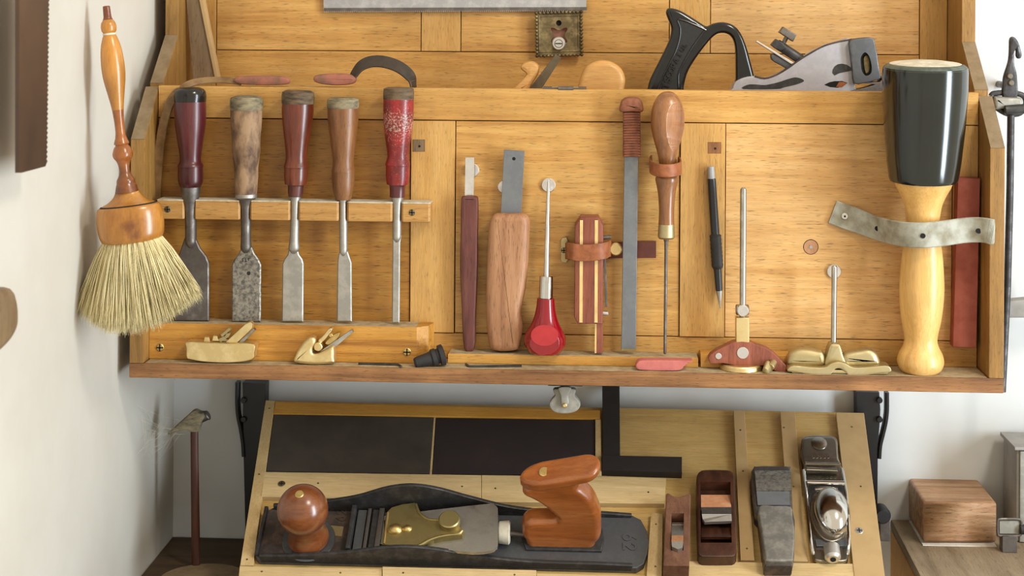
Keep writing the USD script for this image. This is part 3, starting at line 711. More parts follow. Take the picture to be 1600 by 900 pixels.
t = Thing('marking_gauge', 'brown wooden marking gauge with two pale inlaid stripes, held by a leather loop', 'marking gauge')
st = t.add('stock', front([(907, 339), (935, 339), (943, 353), (942, 506), (903, 507), (897, 496), (898, 353)], YG, 0.024, 0.0022), 'padauk')
for a, b in ((906, 911), (929.5, 934.5)):
    t.add('inlay', front([(a, 344), (b, 344), (b - 0.8, 504), (a - 0.8, 504)], YG - 0.0003, 0.002, 0.0), 'maple_inlay', st)
q = t.add('stem', front([(930, 505), (942.5, 505), (942, 552), (929.5, 552)], YG + 0.006, 0.012, 0.0008), 'padauk')
t.add('inlay', front([(929.6, 506), (932.2, 506), (931.8, 552), (929.2, 552)], YG + 0.0055, 0.004, 0.0), 'maple_inlay', q)
t.add('cutter', front([(943, 404), (947, 404), (949.5, 480), (945.5, 480)], YG + 0.008, 0.006, 0.0003), 'steel_dark')
c = U(946, 489.5, YG + 0.01)
t.add('screw', cyl(c - [0.003, 0, 0], c + [0.003, 0, 0], 0.0026, 16, 0.0005), 'steel_bright')
c = U(949, 373, YG + 0.008)
t.add('screw', cyl(c - [0.005, 0, -0.001], c + [0.004, 0, 0.002], 0.0022, 14, 0.0005), 'steel_dark')
t.done()

t = Thing('file', 'flat blue-grey file with a brown cord-wrapped grip at its top', 'file')
t.add('blade', front([(975.5, 240), (997.5, 240), (993.5, 548), (970.5, 548)], 0.034, 0.004, 0.0008), 'steel_blue')
wr = []
for k in range(17):
    py = 176 + k * 4.1
    wr.append(front(smooth([(974.5, py), (987, py - 0.6), (1000, py), (1000.5, py + 2), (1000, py + 4.1), (987, py + 3.7), (974.5, py + 4.1), (974, py + 2)], 2, True), 0.029, 0.013, 0.0012, back=True))
t.add('cord_grip', cat(*wr), 'cord')
t.add('cord_cap', front(smooth([(969, 165), (972, 157), (980, 152.5), (994, 152.5), (1002, 157), (1005, 165), (1004, 175), (987, 175.5), (969, 175)], 4, True), 0.026, 0.019, 0.005, back=True), 'cord_cap')
t.add('tip_edge', front([(970.8, 545), (993, 545), (993, 548), (970.8, 548)], 0.0335, 0.005, 0.0), 'brass_deep')
t.done()

t = Thing('bradawl', 'bradawl with pear-shaped brown wooden handle and thin shaft, in a leather loop', 'bradawl')
ap, bp = (1043.5, 143), (1039, 553)
h = lathepx([(143, 0), (144, 8), (150, 15.5), (160, 21.5), (172, 25), (185, 26.3), (200, 25.5), (218, 21.5), (235, 16.5), (250, 13), (262, 12), (271, 13), (276, 17), (281, 18), (290, 16), (305, 13.5), (325, 12), (340, 12), (350, 12.5)], ap, bp, 0.024, 0.027, dense=4, seg=48)
n = np.array([-0.62, 0.78, 0.06]); n /= np.linalg.norm(n)
c = U(1048, 190, 0.0245)
fcut = trim(box(c[0] - 0.03, c[0] + 0.03, c[1] - 0.05, c[1] + 0.05, U(1043, 252, 0.0245)[2], U(1043, 150, 0.0245)[2], 0), -n, -(float(n @ c) - 0.0108))
h = cut(h, fcut)
t.add('handle', h, 'walnut', smooth=28)
t.add('ferrule', lathepx([(347, 11), (348, 12.3), (370, 13.3), (373, 11), (374, 4)], ap, bp, 0.024, 0.027), 'brass_dull')
t.add('shaft', lathepx([(372, 5), (378, 3), (392, 2.6), (552, 2.4), (553, 1.6)], ap, bp, 0.024, 0.027), 'steel_dark'); t.done()

t = Thing('mechanical_pencil', 'black mechanical pencil with ribbed grip and metal tip, point down', 'pencil')
ap, bp = (1110.5, 260), (1125.5, 482)
YQ = YP - 0.0075
t.add('eraser_cap', lathepx([(260, 4.2), (261, 5.2), (279, 5.6), (280, 5)], ap, bp, YQ, seg=20), 'pencil_grey')
t.add('barrel', lathepx([(279, 6), (280, 6.6), (362, 6.8), (366, 6.4), (420, 6.2), (452, 5.4), (455, 5)], ap, bp, YQ, seg=20), 'pencil_black')
t.add('ribbed_grip', lathepx([(366, 6.6)] + [(368 + 3.25 * k, 8.6 if k % 2 else 9.3) for k in range(16)] + [(420, 6.6)], ap, bp, YQ, seg=24), 'rubber')
t.add('tip', lathepx([(453, 5), (455, 5.2), (475, 1.6), (481, 1.1), (482, 0.6)], ap, bp, YQ, seg=20), 'steel'); t.done()

# ------------------------------------------------------------------ brass tools on the right of the tray
t = Thing('marking_tool', 'brown leaf-shaped marking tool with brass disc foot and tall steel rod', 'marking tool')
Yd = 0.020
c = U(1158, 575, Yd); rr = 33 * mm(Yd)
zf = ZS
t.add('disc_foot', lathe([(0, rr * 0.96), (0.15, rr), (0.75, rr), (1, rr * 0.95)], (c[0], rr + 0.0008, zf), (c[0], rr + 0.0008, zf + 0.0062), 48), 'brass_pale')
lf = [(1106.5, 560), (1110, 554), (1120, 547), (1132, 541), (1145, 534.5), (1158, 532), (1172, 534), (1186, 540), (1198, 543.5), (1210, 552), (1222, 564), (1229, 572), (1229, 584.5), (1219, 583.5), (1208, 578), (1202, 571), (1188, 572), (1175, 572), (1150, 571.5), (1130, 568), (1110, 569)]
q = t.add('leaf_plate', front(lf, 0.012, 0.012, 0.0015), 'padauk')
for px, py, rd in ((1122.5, 556.5, 5), (1160.5, 551.5, 9.2)):
    c = U(px, py, 0.012); t.add('pin', cyl(c + [0, 0.002, 0], c - [0, 0.0008, 0], rd * mm(0.012), 24, 0.0004), 'steel_bright', q)
t.add('brass_block', front([(1150, 496), (1171, 496), (1171, 536), (1150, 536)], 0.012, 0.012, 0.0016), 'brass_pale')
t.add('rod', lathepx([(293, 2.5), (295, 4.4), (298, 5), (500, 5)], (1161.5, 293), (1160.5, 500), 0.0175, seg=20), 'rod_steel')
c = U(1160.5, 485.5, 0.012)
t.add('clamp_collar', cyl(c + [-0.0068, 0.006, 0], c + [0.0068, 0.006, 0], 0.0056, 20, 0.0008), 'nickel')
t.add('clamp_screw', cyl(c + [0, 0.004, 0], c - [0, 0.003, 0], 9.3 * mm(0.012), 28, 0.001), 'steel_bright')
c = U(1199, 577, 0.004)
sc = t.add('thumb_screw', lathe([(0, 0.0035), (0.12, 0.0065), (0.8, 0.0078), (1, 0.006)], c + [-0.002, -0.001, -0.0045], c + [0.003, 0.009, 0.003], 20, 0.55, sdir=(0.8, -0.5, 0)), 'brass_dull')
c2 = U(1208, 570, 0.008)
t.add('screw_stem', cyl(c2 + [-0.003, -0.002, -0.002], c2 + [0.001, 0.006, 0.002], 0.004, 16, 0.0008), 'brass_dull', sc)
t.done()

t = Thing('router_plane', 'cast brass router plane with two rounded knobs, arched mouth and upright steel rod', 'plane')
base = [(1231, 576), (1240, 571), (1262, 573), (1288, 574), (1298, 568), (1310, 565), (1322, 568), (1334, 574), (1360, 573), (1384, 571), (1392, 575), (1391, 582), (1370, 584.5), (1345, 588.5), (1329, 590), (1322, 583), (1314, 577), (1306, 577), (1300, 584), (1293, 589), (1275, 587.5), (1250, 583), (1232, 581)]
t.add('sole', front(smooth(base, 3, True), 0.003, 0.020, 0.0016), 'brass_dull')
t.add('sole_lip', prism([(U(1236, 578, 0.01)[0], 0.004), (U(1386, 578, 0.01)[0], 0.004), (U(1380, 578, 0.03)[0], 0.032), (U(1244, 578, 0.03)[0], 0.032)], ZS + 0.0005, ZS + 0.005, 0.0016, UP), 'brass_dull')
for pts in ([(1230.5, 570), (1231, 560), (1236, 551), (1246, 546), (1262, 545.5), (1278, 548.5), (1288, 552), (1290, 572), (1262, 574), (1240, 573)], [(1318, 572), (1318, 556), (1326, 551), (1343, 548), (1358, 546), (1368, 550), (1374, 559), (1375, 572), (1350, 574)]):
    t.add('knob', front(smooth(pts, 4, True), 0.011, 0.018, 0.006, back=True, steps=4), 'brass_dull')
t.add('post', front(smooth([(1290, 574), (1292, 555), (1296, 541), (1300, 537), (1310, 537), (1314, 541), (1318, 555), (1322, 574)], 3, True), 0.010, 0.015, 0.003), 'brass_dull')
t.add('rod', lathepx([(415, 3), (417, 4.3), (540, 4.3)], (1303.5, 415), (1302.5, 540), 0.018, seg=20), 'rod_steel'); t.done()

# ------------------------------------------------------------------ mallet and red stone
t = Thing('mallet', 'round mallet with dark green head and pale turned wooden handle', 'mallet')
ap, bp = (1446, 96), (1438, 583)
Y0, Y1 = 0.0015, 0.0235
t.add('head', lathepx([(105, 64), (112, 65), (140, 65), (200, 61.5), (250, 56.5), (276, 53), (281, 51), (282, 30)], ap, bp, Y0, Y1, seg=64), 'mallet_green', smooth=40)
hh = t.add('head_rim', lathepx([(99.5, 55), (101, 59), (104, 63), (107, 64.4)], ap, bp, Y0, Y1, seg=64), 'mallet_rim')
t.add('head_top', lathepx([(93.5, 0), (94, 12), (96, 34), (98.5, 52), (100.5, 57)], ap, bp, Y0, Y1, seg=64), 'mallet_end', label='pale worn top face')
t.add('handle', lathepx([(280, 45), (284, 44), (292, 41), (303, 35), (318, 29), (335, 26), (352, 25.5), (375, 28), (400, 31), (425, 33), (450, 34), (475, 33), (500, 30), (520, 26), (532, 25), (542, 28), (552, 33), (562, 35.5), (570, 34.5), (577, 31), (581, 26), (583, 22)], ap, bp, Y0, Y1, seg=48, dense=3), 'beech'); t.done()

t = Thing('sharpening_stick', 'long brick-red rectangular stick leaning upright between mallet and tray side', 'sharpening stone')
P0 = [U(1497, 277, 0.034), U(1533, 279, 0.034), U(1527, 543, 0.034), U(1490, 541, 0.034)]
t.add('stick', front([(1497, 278), (1532, 279), (1526, 544), (1489, 542)], 0.034, 0.0155, 0.0012), 'red_stone'); t.done()

# ------------------------------------------------------------------ small things along the tray's front
t = Thing('miniature_plane', 'tiny brass compass plane with slanted iron and wedge, left one on the bottom board', 'miniature plane')
t.add('body', front(smooth([(291.5, 534), (320, 535), (360, 536.5), (396.5, 537.5), (397, 552), (396, 560), (385, 564.5), (365, 566.8), (345, 567.2), (318, 565.6), (300, 562.5), (291.5, 559), (291, 545)], 3, True), 0.0025, 0.0165, 0.0016), 'brass_pale')
t.add('iron', front([(352, 535), (384, 505.5), (391, 503), (394.5, 506), (394, 513), (369, 537)], 0.006, 0.009, 0.0008), 'brass_pale')
t.add('iron_back', front([(370, 537), (396, 513), (399, 516), (377, 538)], 0.008, 0.006, 0.0004), 'nickel')
t.add('wedge', cat(front([(344, 523), (357, 512), (361, 515), (347, 527)], 0.005, 0.006, 0.0008), front([(353, 521), (361, 520), (357, 527), (350, 528)], 0.005, 0.006, 0.0008), front([(338, 531), (352, 524), (357, 527), (345, 535)], 0.007, 0.006, 0.0008)), 'brass_dull')
for px, py, rd in ((323, 530, 5.5), (336, 528, 5.0)):
    t.add('screw', front([(px - rd, py + 5), (px - rd * 0.6, py - 4), (px + rd * 0.7, py - 3), (px + rd, py + 5)], 0.006, 0.006, 0.001), 'brass_pale')
t.add('screw', front([(342, 533), (356, 534.5), (356, 530), (342, 528)], 0.008, 0.005, 0.0008), 'brass_dull')
t.done()
t = Thing('miniature_plane', 'tiny rounded brass bullnose plane with thin slanted steel iron, right of the compass plane', 'miniature plane')
t.add('body', front(smooth([(459, 566), (461, 556), (466, 545), (474, 534), (482, 528), (489, 527), (493, 531), (492, 538), (488, 546), (489, 552), (496, 552), (508, 547), (519, 541), (522, 548), (522, 560), (521, 568), (500, 570.5), (478, 570)], 4, True), 0.0022, 0.0175, 0.0035, back=True, steps=3), 'brass_pale')
t.add('iron', front([(494, 553), (546, 517), (550, 515.5), (552, 519), (520, 546), (497, 557)], 0.008, 0.006, 0.0005), 'rod_steel')
q = t.add('lever', front(smooth([(497, 532), (505, 524), (513, 514), (518, 513), (519, 517), (508, 531), (500, 537)], 4, True), 0.006, 0.007, 0.0016), 'brass_pale')
t.add('lever', front(smooth([(508, 536), (517, 526), (528, 520), (531, 522), (526, 531), (514, 539)], 4, True), 0.009, 0.006, 0.0012), 'brass')
c = U(497, 542, 0.004); t.add('roller', cyl(c + [0, 0.01, 0], c - [0, 0.001, 0], 0.0045, 20, 0.0008), 'brass_pale')
c = U(517, 524, 0.006); t.add('lever_screw', cyl(c + [0, 0.006, 0], c - [0, 0.001, 0], 0.002, 14, 0.0004), 'brass', q)
t.done()

t = Thing('rubber_plug', 'small black rubber plug with a round flange, lying on the tray front', 'plug')
c0, c1 = U(647, 567.5, 0.004), U(694, 555, 0.012)
t.add('plug', lathe([(0, 0.0), (0.01, 0.0042), (0.06, 0.0055), (0.55, 0.0072), (0.6, 0.009), (0.72, 0.0092), (0.75, 0.0078), (0.82, 0.008), (0.84, 0.0108), (0.97, 0.0112), (1.0, 0.0095), (1.0, 0)], c0, c1 + [0, 0, 0.001], 28), 'rubber'); t.done()
t = Thing('hex_key', 'thin dark hex key along the foot of the ledge, left of the plug', 'hex key', 'hex keys on the tray bottom')
t.add('key', tube(smooth([UZ(560, 568, ZS + 0.0014), UZ(600, 569, ZS + 0.0014), UZ(619, 569.5, ZS + 0.0014), UZ(624, 570.5, ZS + 0.0014), UZ(627, 573, ZS + 0.0014)], 4), 0.0012, 6), 'iron_black'); t.done()
t = Thing('hex_key', 'thin dark hex key with bent left end, lying in front of the maroon knife', 'hex key', 'hex keys on the tray bottom')
t.add('key', tube(smooth([UZ(728, 568.5, ZS + 0.0016), UZ(731, 571, ZS + 0.0014), UZ(737, 572.5, ZS + 0.0014), UZ(770, 572, ZS + 0.0014), UZ(815, 571.5, ZS + 0.0014)], 4), 0.0013, 6), 'iron_black'); t.done()
t = Thing('pink_eraser', 'pink slant-ended eraser lying in front of the file and thin dark shaft', 'eraser')
t.add('eraser', front(smooth([(993, 572), (996, 566), (1003, 563), (1030, 562.5), (1060, 563), (1082, 563.5), (1077, 567), (1069, 573), (1062, 579), (1040, 580), (1005, 579), (996, 577)], 3, True), 0.004, 0.014, 0.0018, back=True), 'eraser_pink'); t.done()

# ------------------------------------------------------------------ on top of the tray
t = Thing('slip_stone', 'long reddish slip stone lying on the top rail above the first two chisels', 'sharpening stone')
t.add('stone', front(smooth([(365, 125), (371, 120), (400, 118.5), (430, 119), (447, 122), (451, 127), (446, 132), (420, 133), (385, 132.5), (370, 130)], 4, True), YP + 0.002, 0.014, 0.0025, back=True), 'slip_pink'); t.done()
t = Thing('slip_stone', 'short grey and pink oval slip stone left of the dark leather arc', 'sharpening stone')
t.add('stone', front(smooth([(489, 123), (494, 117.5), (515, 115.5), (540, 116), (552, 120), (555, 125), (549, 131.5), (525, 133.5), (503, 131.5), (492, 128)], 4, True), YP + 0.002, 0.016, 0.003, back=True), 'slip_pink'); t.done()
t = Thing('leather_strap', 'thin grey-brown leather strap curling over the top left corner of the tray', 'strap')
pth = smooth([U(243, 312, YP - 0.004), U(245, 275, YP - 0.006), U(249, 235, YP - 0.008), U(255, 196, YP - 0.010), U(264, 165, YP - 0.010), U(277, 144, YP - 0.006), U(295, 131.5, YP), U(318, 126, YP + 0.006), U(345, 125, YP + 0.008), U(368, 127, YP + 0.009), U(378, 129, YP + 0.009)], 5)
wv = np.array([np.array([1, 0, 0.2]) * (1 - a) + np.array([0, 0.75, 0.66]) * a for a in np.clip((np.arange(len(pth)) - 18) / 16, 0, 1)])
t.add('strap', ribbon(pth, wv, np.linspace(0.011, 0.0085, len(pth)), 0.0028), 'leather_strip'); t.done()
t = Thing('leather_strap', 'dark leather strap arched above the top rail behind the rightmost chisels', 'strap')
pth = smooth([U(549, 127, YP + 0.012), U(553, 117, YP + 0.013), U(563, 104, YP + 0.014), U(577, 97, YP + 0.015), U(596, 96, YP + 0.015), U(618, 102, YP + 0.014), U(634, 112, YP + 0.013), U(643, 123, YP + 0.012), U(646, 136, YP + 0.011)], 5)
t.add('strap', ribbon(pth, (0.0, 0.62, 0.78), 0.0155, 0.0022), 'leather_dark'); t.done()

t = Thing('wooden_smoothing_plane', 'small pale wooden plane with horn, slanted iron and round back, behind the top rail', 'plane')
Yh = 0.115
t.add('horn', front(smooth([(790, 152), (803, 137), (813, 127), (821, 118), (822, 115), (816, 110), (813, 105), (817, 99), (827, 95.5), (836, 98), (842, 104), (842, 111), (839, 119), (830, 134), (820, 152)], 4, True), Yh, 0.022, 0.004, back=True), 'beech_x')
t.add('rear_grip', front(smooth([(893, 150), (902, 137), (908, 117), (918, 102), (936, 95), (955, 97), (971, 108), (977, 124), (975, 140), (972, 150)], 4, True), Yh - 0.004, 0.03, 0.006, back=True, steps=3), 'beech_x')
t.add('iron', front([(818, 150), (867, 86), (872, 87), (877, 91), (839, 150)], Yh - 0.004, 0.004, 0.0006), 'iron_brown')
z0 = ZF + 0.0003
t.add('body', box(U(800, 140, Yh)[0], U(982, 140, Yh)[0], Yh - 0.012, Yh + 0.034, z0, z0 + 0.006, 0.002), 'beech_x'); t.done()

t = Thing('back_saw_blade', 'bright steel saw blade with fine teeth flat on the cabinet back', 'saw')
Ys = YB - 0.006
p0, p1 = U(505.5, 18, Ys), U(917.5, 16.5, Ys)
n = 130
teeth = []
for k in range(n):
    a = p0 + (p1 - p0) * (k / n); b = p0 + (p1 - p0) * ((k + 0.5) / n)
    teeth += [(a[0], a[2] + 0.0012), (b[0], b[2] - 0.0012)]
pl = teeth + [(p1[0], p1[2] + 0.075), (p0[0], p0[2] + 0.075)]
q = t.add('blade', prism(pl, -(Ys + 0.0015), -Ys, 0.0, FRONT), 'steel_saw', smooth=False)
hp = U(700, -80, Ys)
t.add('mounting_block', box(hp[0] - 0.06, hp[0] + 0.06, Ys + 0.0015, YB, hp[2] - 0.02, hp[2] + 0.01, 0.0004), 'oak_side')
t.add('edge_strip', front([(506, 12.5), (917, 11), (917, 16), (506, 17.5)], Ys - 0.0003, 0.0006, 0.0), 'steel_dark', q)
t.done()

t = Thing('lock_plate', 'square brass lock plate with beaded border and flower-shaped cut-out, below the saw blade', 'brass plate')
Yk = YB - 0.011
pl = prism(XZ([(837, 20), (908, 18), (910, 87), (838, 89)], Yk), -(Yk + 0.004), -Yk, 0.0005, FRONT)
flower = []
for a in np.arange(48) / 48 * 2 * math.pi:
    rr = 11.0 + 4.0 * math.cos(4 * (a - math.pi / 4)) + 1.0 * math.cos(8 * a)
    flower.append((873.5 + 1.1 * rr * math.cos(a), 55 + rr * math.sin(a)))
pl = cut(pl, front(flower, Yk - 0.002, 0.009), front(circle(873, 36.0, 4.4), Yk - 0.002, 0.009))
q = t.add('plate', pl, 'brass_old', smooth=20)
t.add('raised_frame', cat(*[front(p, Yk - 0.001, 0.004, 0.0006) for p in ([(842, 24), (904, 22.5), (904, 25), (842, 26.5)], [(842, 80), (905, 78.5), (905, 81), (842, 82.5)], [(841, 24), (843.5, 24), (844, 82), (841.5, 82)], [(902.5, 23), (905, 23), (905.5, 80), (903, 80)])]), 'brass_old', q)
bd = []
for k in range(13):
    u = k / 12
    for px, py in ((838 + 70 * u, 20.5 - 2 * u), (839 + 70 * u, 87.5 - 2 * u), (838 + u, 20.5 + 67 * u), (908 + u, 18.5 + 67 * u)):
        bd.append(ball(U(px, py, Yk - 0.001), 2.7 * mm(Yk), 1))
t.add('beaded_border', cat(*bd), 'brass_old', q)
c = U(873, 68, Yk - 0.001)
s = t.add('screw', cyl(c + [0, 0.008, 0], c - [0, 0.0022, 0], 10.5 * mm(Yk), 28, 0.001), 'steel_bright')
t.add('screw_ring', trimesh.creation.annulus(0.0042, 0.0050, 0.0008, sections=28, transform=trimesh.transformations.translation_matrix(c - [0, 0.0023, 0]) @ trimesh.transformations.rotation_matrix(math.pi / 2, [1, 0, 0])), 'steel_dark', s)
t.add('screw_slot', box(c[0] - 0.0038, c[0] + 0.0038, c[1] - 0.0027, c[1] - 0.001, c[2] - 0.0006, c[2] + 0.0006, 0), 'hole_black', s)
t.add('backing_block', box(U(850, 30, Yk)[0], U(896, 30, Yk)[0], Yk + 0.0045, YB, U(873, 84, Yk)[2], U(873, 24, Yk)[2], 0.0), 'slip_pink')
c = U(873, 36, Yk); t.add('key_hole', cyl(c + [0, 0.0045, 0], c + [0, 0.003, 0], 0.0032, 16), 'hole_black', q); t.done()

t = Thing('leaning_board', 'narrow brown wooden board with pale edge leaning in the cabinet\'s left corner', 'board')
Yl = 0.165
t.add('board', front([(286, -60), (301, -60), (340, 121), (302, 134)], Yl, 0.006, 0.0006), 'grey_wood')
t.add('pale_edge', front([(299, -60), (306, -60), (342.5, 128), (336.5, 128)], Yl - 0.002, 0.012, 0.0008), 'batten_grey'); t.done()

# rebate plane with the looped handle
t = Thing('rebate_plane', 'silver-grey metal plane with black looped handle, behind the top rail of the tray', 'plane')
Yr = 0.115
hd = [(1010, 160), (1012.5, 137), (1017, 122), (1028, 100), (1040, 76), (1047.5, 58), (1049, 43), (1044.5, 31), (1041, 21), (1042.5, 14.5), (1048, 12.5), (1062, 16), (1078, 25), (1092, 34), (1104, 41), (1113, 37.5), (1126, 34.7), (1140, 36.5), (1151.5, 43.5), (1160, 56), (1167, 74), (1173, 96), (1179, 120), (1180, 132), (1149, 134), (1150, 124), (1150, 100), (1149.5, 78), (1146.5, 63), (1140, 54.5), (1130, 51.5), (1120, 53.5), (1110, 62), (1097, 78), (1083, 98), (1073.5, 116), (1068.5, 138), (1067, 160)]
h = t.add('handle', front(smooth(hd, 3, True), Yr, 0.017, 0.0042, back=True, steps=3), 'black_enamel')
pn = [(1061, 30), (1100, 45.5), (1099, 50), (1083, 72), (1068, 98), (1060, 118), (1058, 150), (1028, 150), (1033, 128), (1044, 104), (1055, 82), (1062, 60), (1063, 44)]
t.add('grip_panel', front(pn, Yr - 0.0003, 0.002, 0.0), 'black_matte', h, label='pebbled recessed grip panel')
rim = [U(a, b, Yr - 0.0002) for a, b in smooth(pn, 3, True)]; rim.append(rim[0])
t.add('grip_rim', tube(rim, 0.0011, 8), 'black_enamel', h)
a0, a1 = np.array(U(1042, 134, Yr)), np.array(U(1076, 62, Yr))
chars = 'ATSCOPAIUL'
parts = []
cv = smooth([(1038, 142), (1044, 123), (1051, 106), (1060, 88), (1070, 71)], 3)
for k, ch in enumerate(chars):
    u = k / (len(chars) - 1) * (len(cv) - 1); i0 = min(int(u), len(cv) - 2); p = cv[i0] + (cv[i0 + 1] - cv[i0]) * (u - i0)
    dv = cv[min(i0 + 1, len(cv) - 1)] - cv[i0]
    parts.append(text(ch, 0.0075 - 0.0003 * k, U(p[0], p[1], Yr - 0.0002), (dv[0], 0, -dv[1]), (dv[1], 0, dv[0]), 0.0014, True))
t.add('raised_letters', cat(*parts), 'black_enamel', h, smooth=False)
body = [(1142, 160), (1145, 138), (1150, 127.5), (1163, 121), (1179, 119), (1195, 122.5), (1213, 117), (1231, 106.5), (1247, 95), (1267, 82.5), (1288, 71.5), (1311, 65), (1331, 61.5), (1337, 100), (1336, 136), (1336, 160)]
bm_ = front(smooth(body, 3, True)[:-3], Yr - 0.004, 0.022, 0.0012)
b = t.add('body', bm_, 'alloy')
t.add('recess', front(smooth([(1161, 139), (1168, 132.5), (1181, 132), (1194, 133), (1206, 131), (1218, 128), (1230, 124), (1242, 121), (1252, 123), (1256, 127), (1244, 132), (1225, 136.5), (1213, 139)], 3, True), Yr - 0.0043, 0.003, 0.0), 'iron_black', b, label='dark cast recess')
t.add('recess', front([(1300.5, 114), (1301, 109), (1304, 104), (1309, 100.5), (1316, 99.5), (1323, 101), (1329, 105), (1332, 110), (1322, 112), (1311, 114.5), (1304, 118)], Yr - 0.0043, 0.003, 0.0), 'iron_black', b, label='dark half-moon recess')
t.add('mouth', front([(1288, 132.5), (1296, 128.5), (1303, 127), (1316, 126.5), (1324, 129.5), (1318, 133.5), (1309, 137), (1297, 136)], Yr - 0.0042, 0.002, 0.0), 'hole_black', b)
t.add('mouth_chip', front([(1306, 136), (1311, 128), (1318, 128), (1323, 130), (1316, 136)], Yr - 0.0046, 0.002, 0.0), 'cherry', b)
ed = [U(a, bb, Yr - 0.0042) for a, bb in smooth(body[4:13], 3)]
t.add('dark_edge', tube(ed, 0.0009, 6), 'iron_rust', b)
nz = prism(XZ(smooth([(1327, 67), (1331, 62.5), (1342, 60), (1360, 58.5), (1365.5, 61), (1368, 70), (1371, 85), (1374, 106), (1376.5, 122), (1364, 127), (1350, 130), (1335, 131), (1332, 110), (1329, 85)], 2, True), Yr - 0.012), -(Yr + 0.012), -(Yr - 0.012), 0.0018, FRONT)
nz = cut(nz, front(smooth([(1347, 90), (1353, 82), (1360, 88), (1364, 103), (1363, 115), (1355, 119), (1349, 112), (1347, 100)], 3, True), Yr - 0.02, 0.02))
t.add('nose_bracket', nz, 'iron_blue', smooth=25)
t.add('slot_screw', front(smooth([(1349, 92), (1354, 86), (1358, 90), (1360, 103), (1358, 113), (1352, 114)], 3, True), Yr - 0.007, 0.01, 0.0015), 'brass_old')
t.add('nose_foot', front([(1333, 129), (1352, 127), (1375, 118), (1378, 124), (1371, 131), (1352, 137), (1330, 142), (1330, 150), (1380, 150), (1379, 128)], Yr - 0.009, 0.02, 0.0008), 'steel_dark')
t.add('iron', front([(1181, 65), (1183, 63.5), (1243, 99.5), (1240, 102.5)], Yr - 0.002, 0.014, 0.0004), 'steel_bright')
t.add('lever_cap', front(smooth([(1205, 88), (1209, 84), (1232, 96), (1240, 103), (1232, 108), (1222, 103), (1208, 95)], 3, True), Yr, 0.012, 0.0015), 'iron_blue')
c0, c1 = U(1213, 68, Yr + 0.004), U(1256, 96, Yr + 0.004)
t.add('clamp_bar', cyl(c0, c1, 7.8 * mm(Yr), 24, 0.001), 'iron_black')
t.add('clamp_block', front([(1205, 70), (1213, 61), (1224, 67), (1228, 76), (1220, 79), (1212, 76)], Yr - 0.003, 0.014, 0.0012), 'iron_black')
c0, c1 = U(1222, 72, Yr + 0.004), U(1230, 56, Yr + 0.004)
s = t.add('screw_stem', cyl(c0, c1, 3.4 * mm(Yr), 16), 'steel_dark')
t.add('thumb_screw', front([(1218, 50.5), (1224.5, 42), (1245, 54.5), (1239.5, 65)], Yr - 0.004, 0.016, 0.0012), 'steel_dark', s)
t.add('rest', box(U(1150, 140, Yr)[0], U(1372, 140, Yr)[0], Yr - 0.003, Yr + 0.014, ZF + 0.0002, ZF + 0.004, 0.001), 'alloy')
t.done()

# ------------------------------------------------------------------ left: brush, saw, round tool end
t = Thing('bench_brush', 'amber wooden brush with long turned handle and spreading pale bristles', 'brush')
Yb = -0.115
bp0, bp1 = (166, 9), (221, 503)
def at_brush(py): return U(bp0[0] + (bp1[0] - bp0[0]) * (py - 9) / 494.0, py, Yb)
hd = [(9, 0), (9.5, 5), (13, 5.8), (26, 6.3), (31, 8), (36, 11), (42, 12.2), (48, 11.6), (51, 9.8), (53, 9.3), (55, 9.8), (60, 12), (75, 16), (95, 18), (110, 18.2), (125, 17), (145, 13.5), (165, 10), (185, 8), (205, 7.6), (216, 9.2), (224, 12), (227, 10), (231, 13), (240, 16), (246, 15), (251, 11.5), (258, 9), (268, 8.5), (276, 11), (281, 14), (286, 14.6), (290, 16), (300, 18.5)]
H0 = lambda pr, d=0, sq=1.0, sg=48: lathepx(pr, bp0, bp1, Yb, seg=sg, squash=sq, dense=d)
hs = smooth(hd, 3); hs[:, 1] = np.maximum(hs[:, 1], 0)
q = t.add('handle', H0(hs[(hs[:, 0] >= 31) & (hs[:, 0] <= 172)]), 'brush_wood')
t.add('tenon', H0(hs[hs[:, 0] <= 32]), 'brush_stain', q, label='dark stained tip')
t.add('neck', H0(hs[hs[:, 0] >= 171]), 'brush_neck', q, label='darker brown turned neck')
t.add('ivory_ring', H0([(51.6, 9.6), (52, 10.4), (54.5, 10.4), (55, 9.6)]), 'mallet_end', q)
t.add('head', H0([(288, 15.5), (296, 17), (306, 22), (313, 30), (318, 40), (321, 46), (324, 50), (335, 52.5), (350, 53), (362, 52), (370, 50), (376, 46), (378, 38)], 3, 0.8, 64), 'brush_head')
t.add('groove', H0([(319.0, 42.5), (319.8, 44.8), (320.6, 45.6)], 0, 0.8, 64), 'hole_black')
core = H0([(372, 45), (380, 49), (390, 54), (402, 60), (425, 68), (445, 68), (465, 62), (480, 46), (486, 5)], 3, 0.62, 64)
br = t.add('bristle_core', core, 'bristle', kind='stuff')
ax = U(*bp1, Yb) - U(*bp0, Yb); ax /= np.linalg.norm(ax)
ex = np.cross(np.array([0, 1.0, 0]), ax); ex /= np.linalg.norm(ex)
ey = np.cross(ax, ex)
V, Fs, nb = [], [], 0
k = mm(Yb)
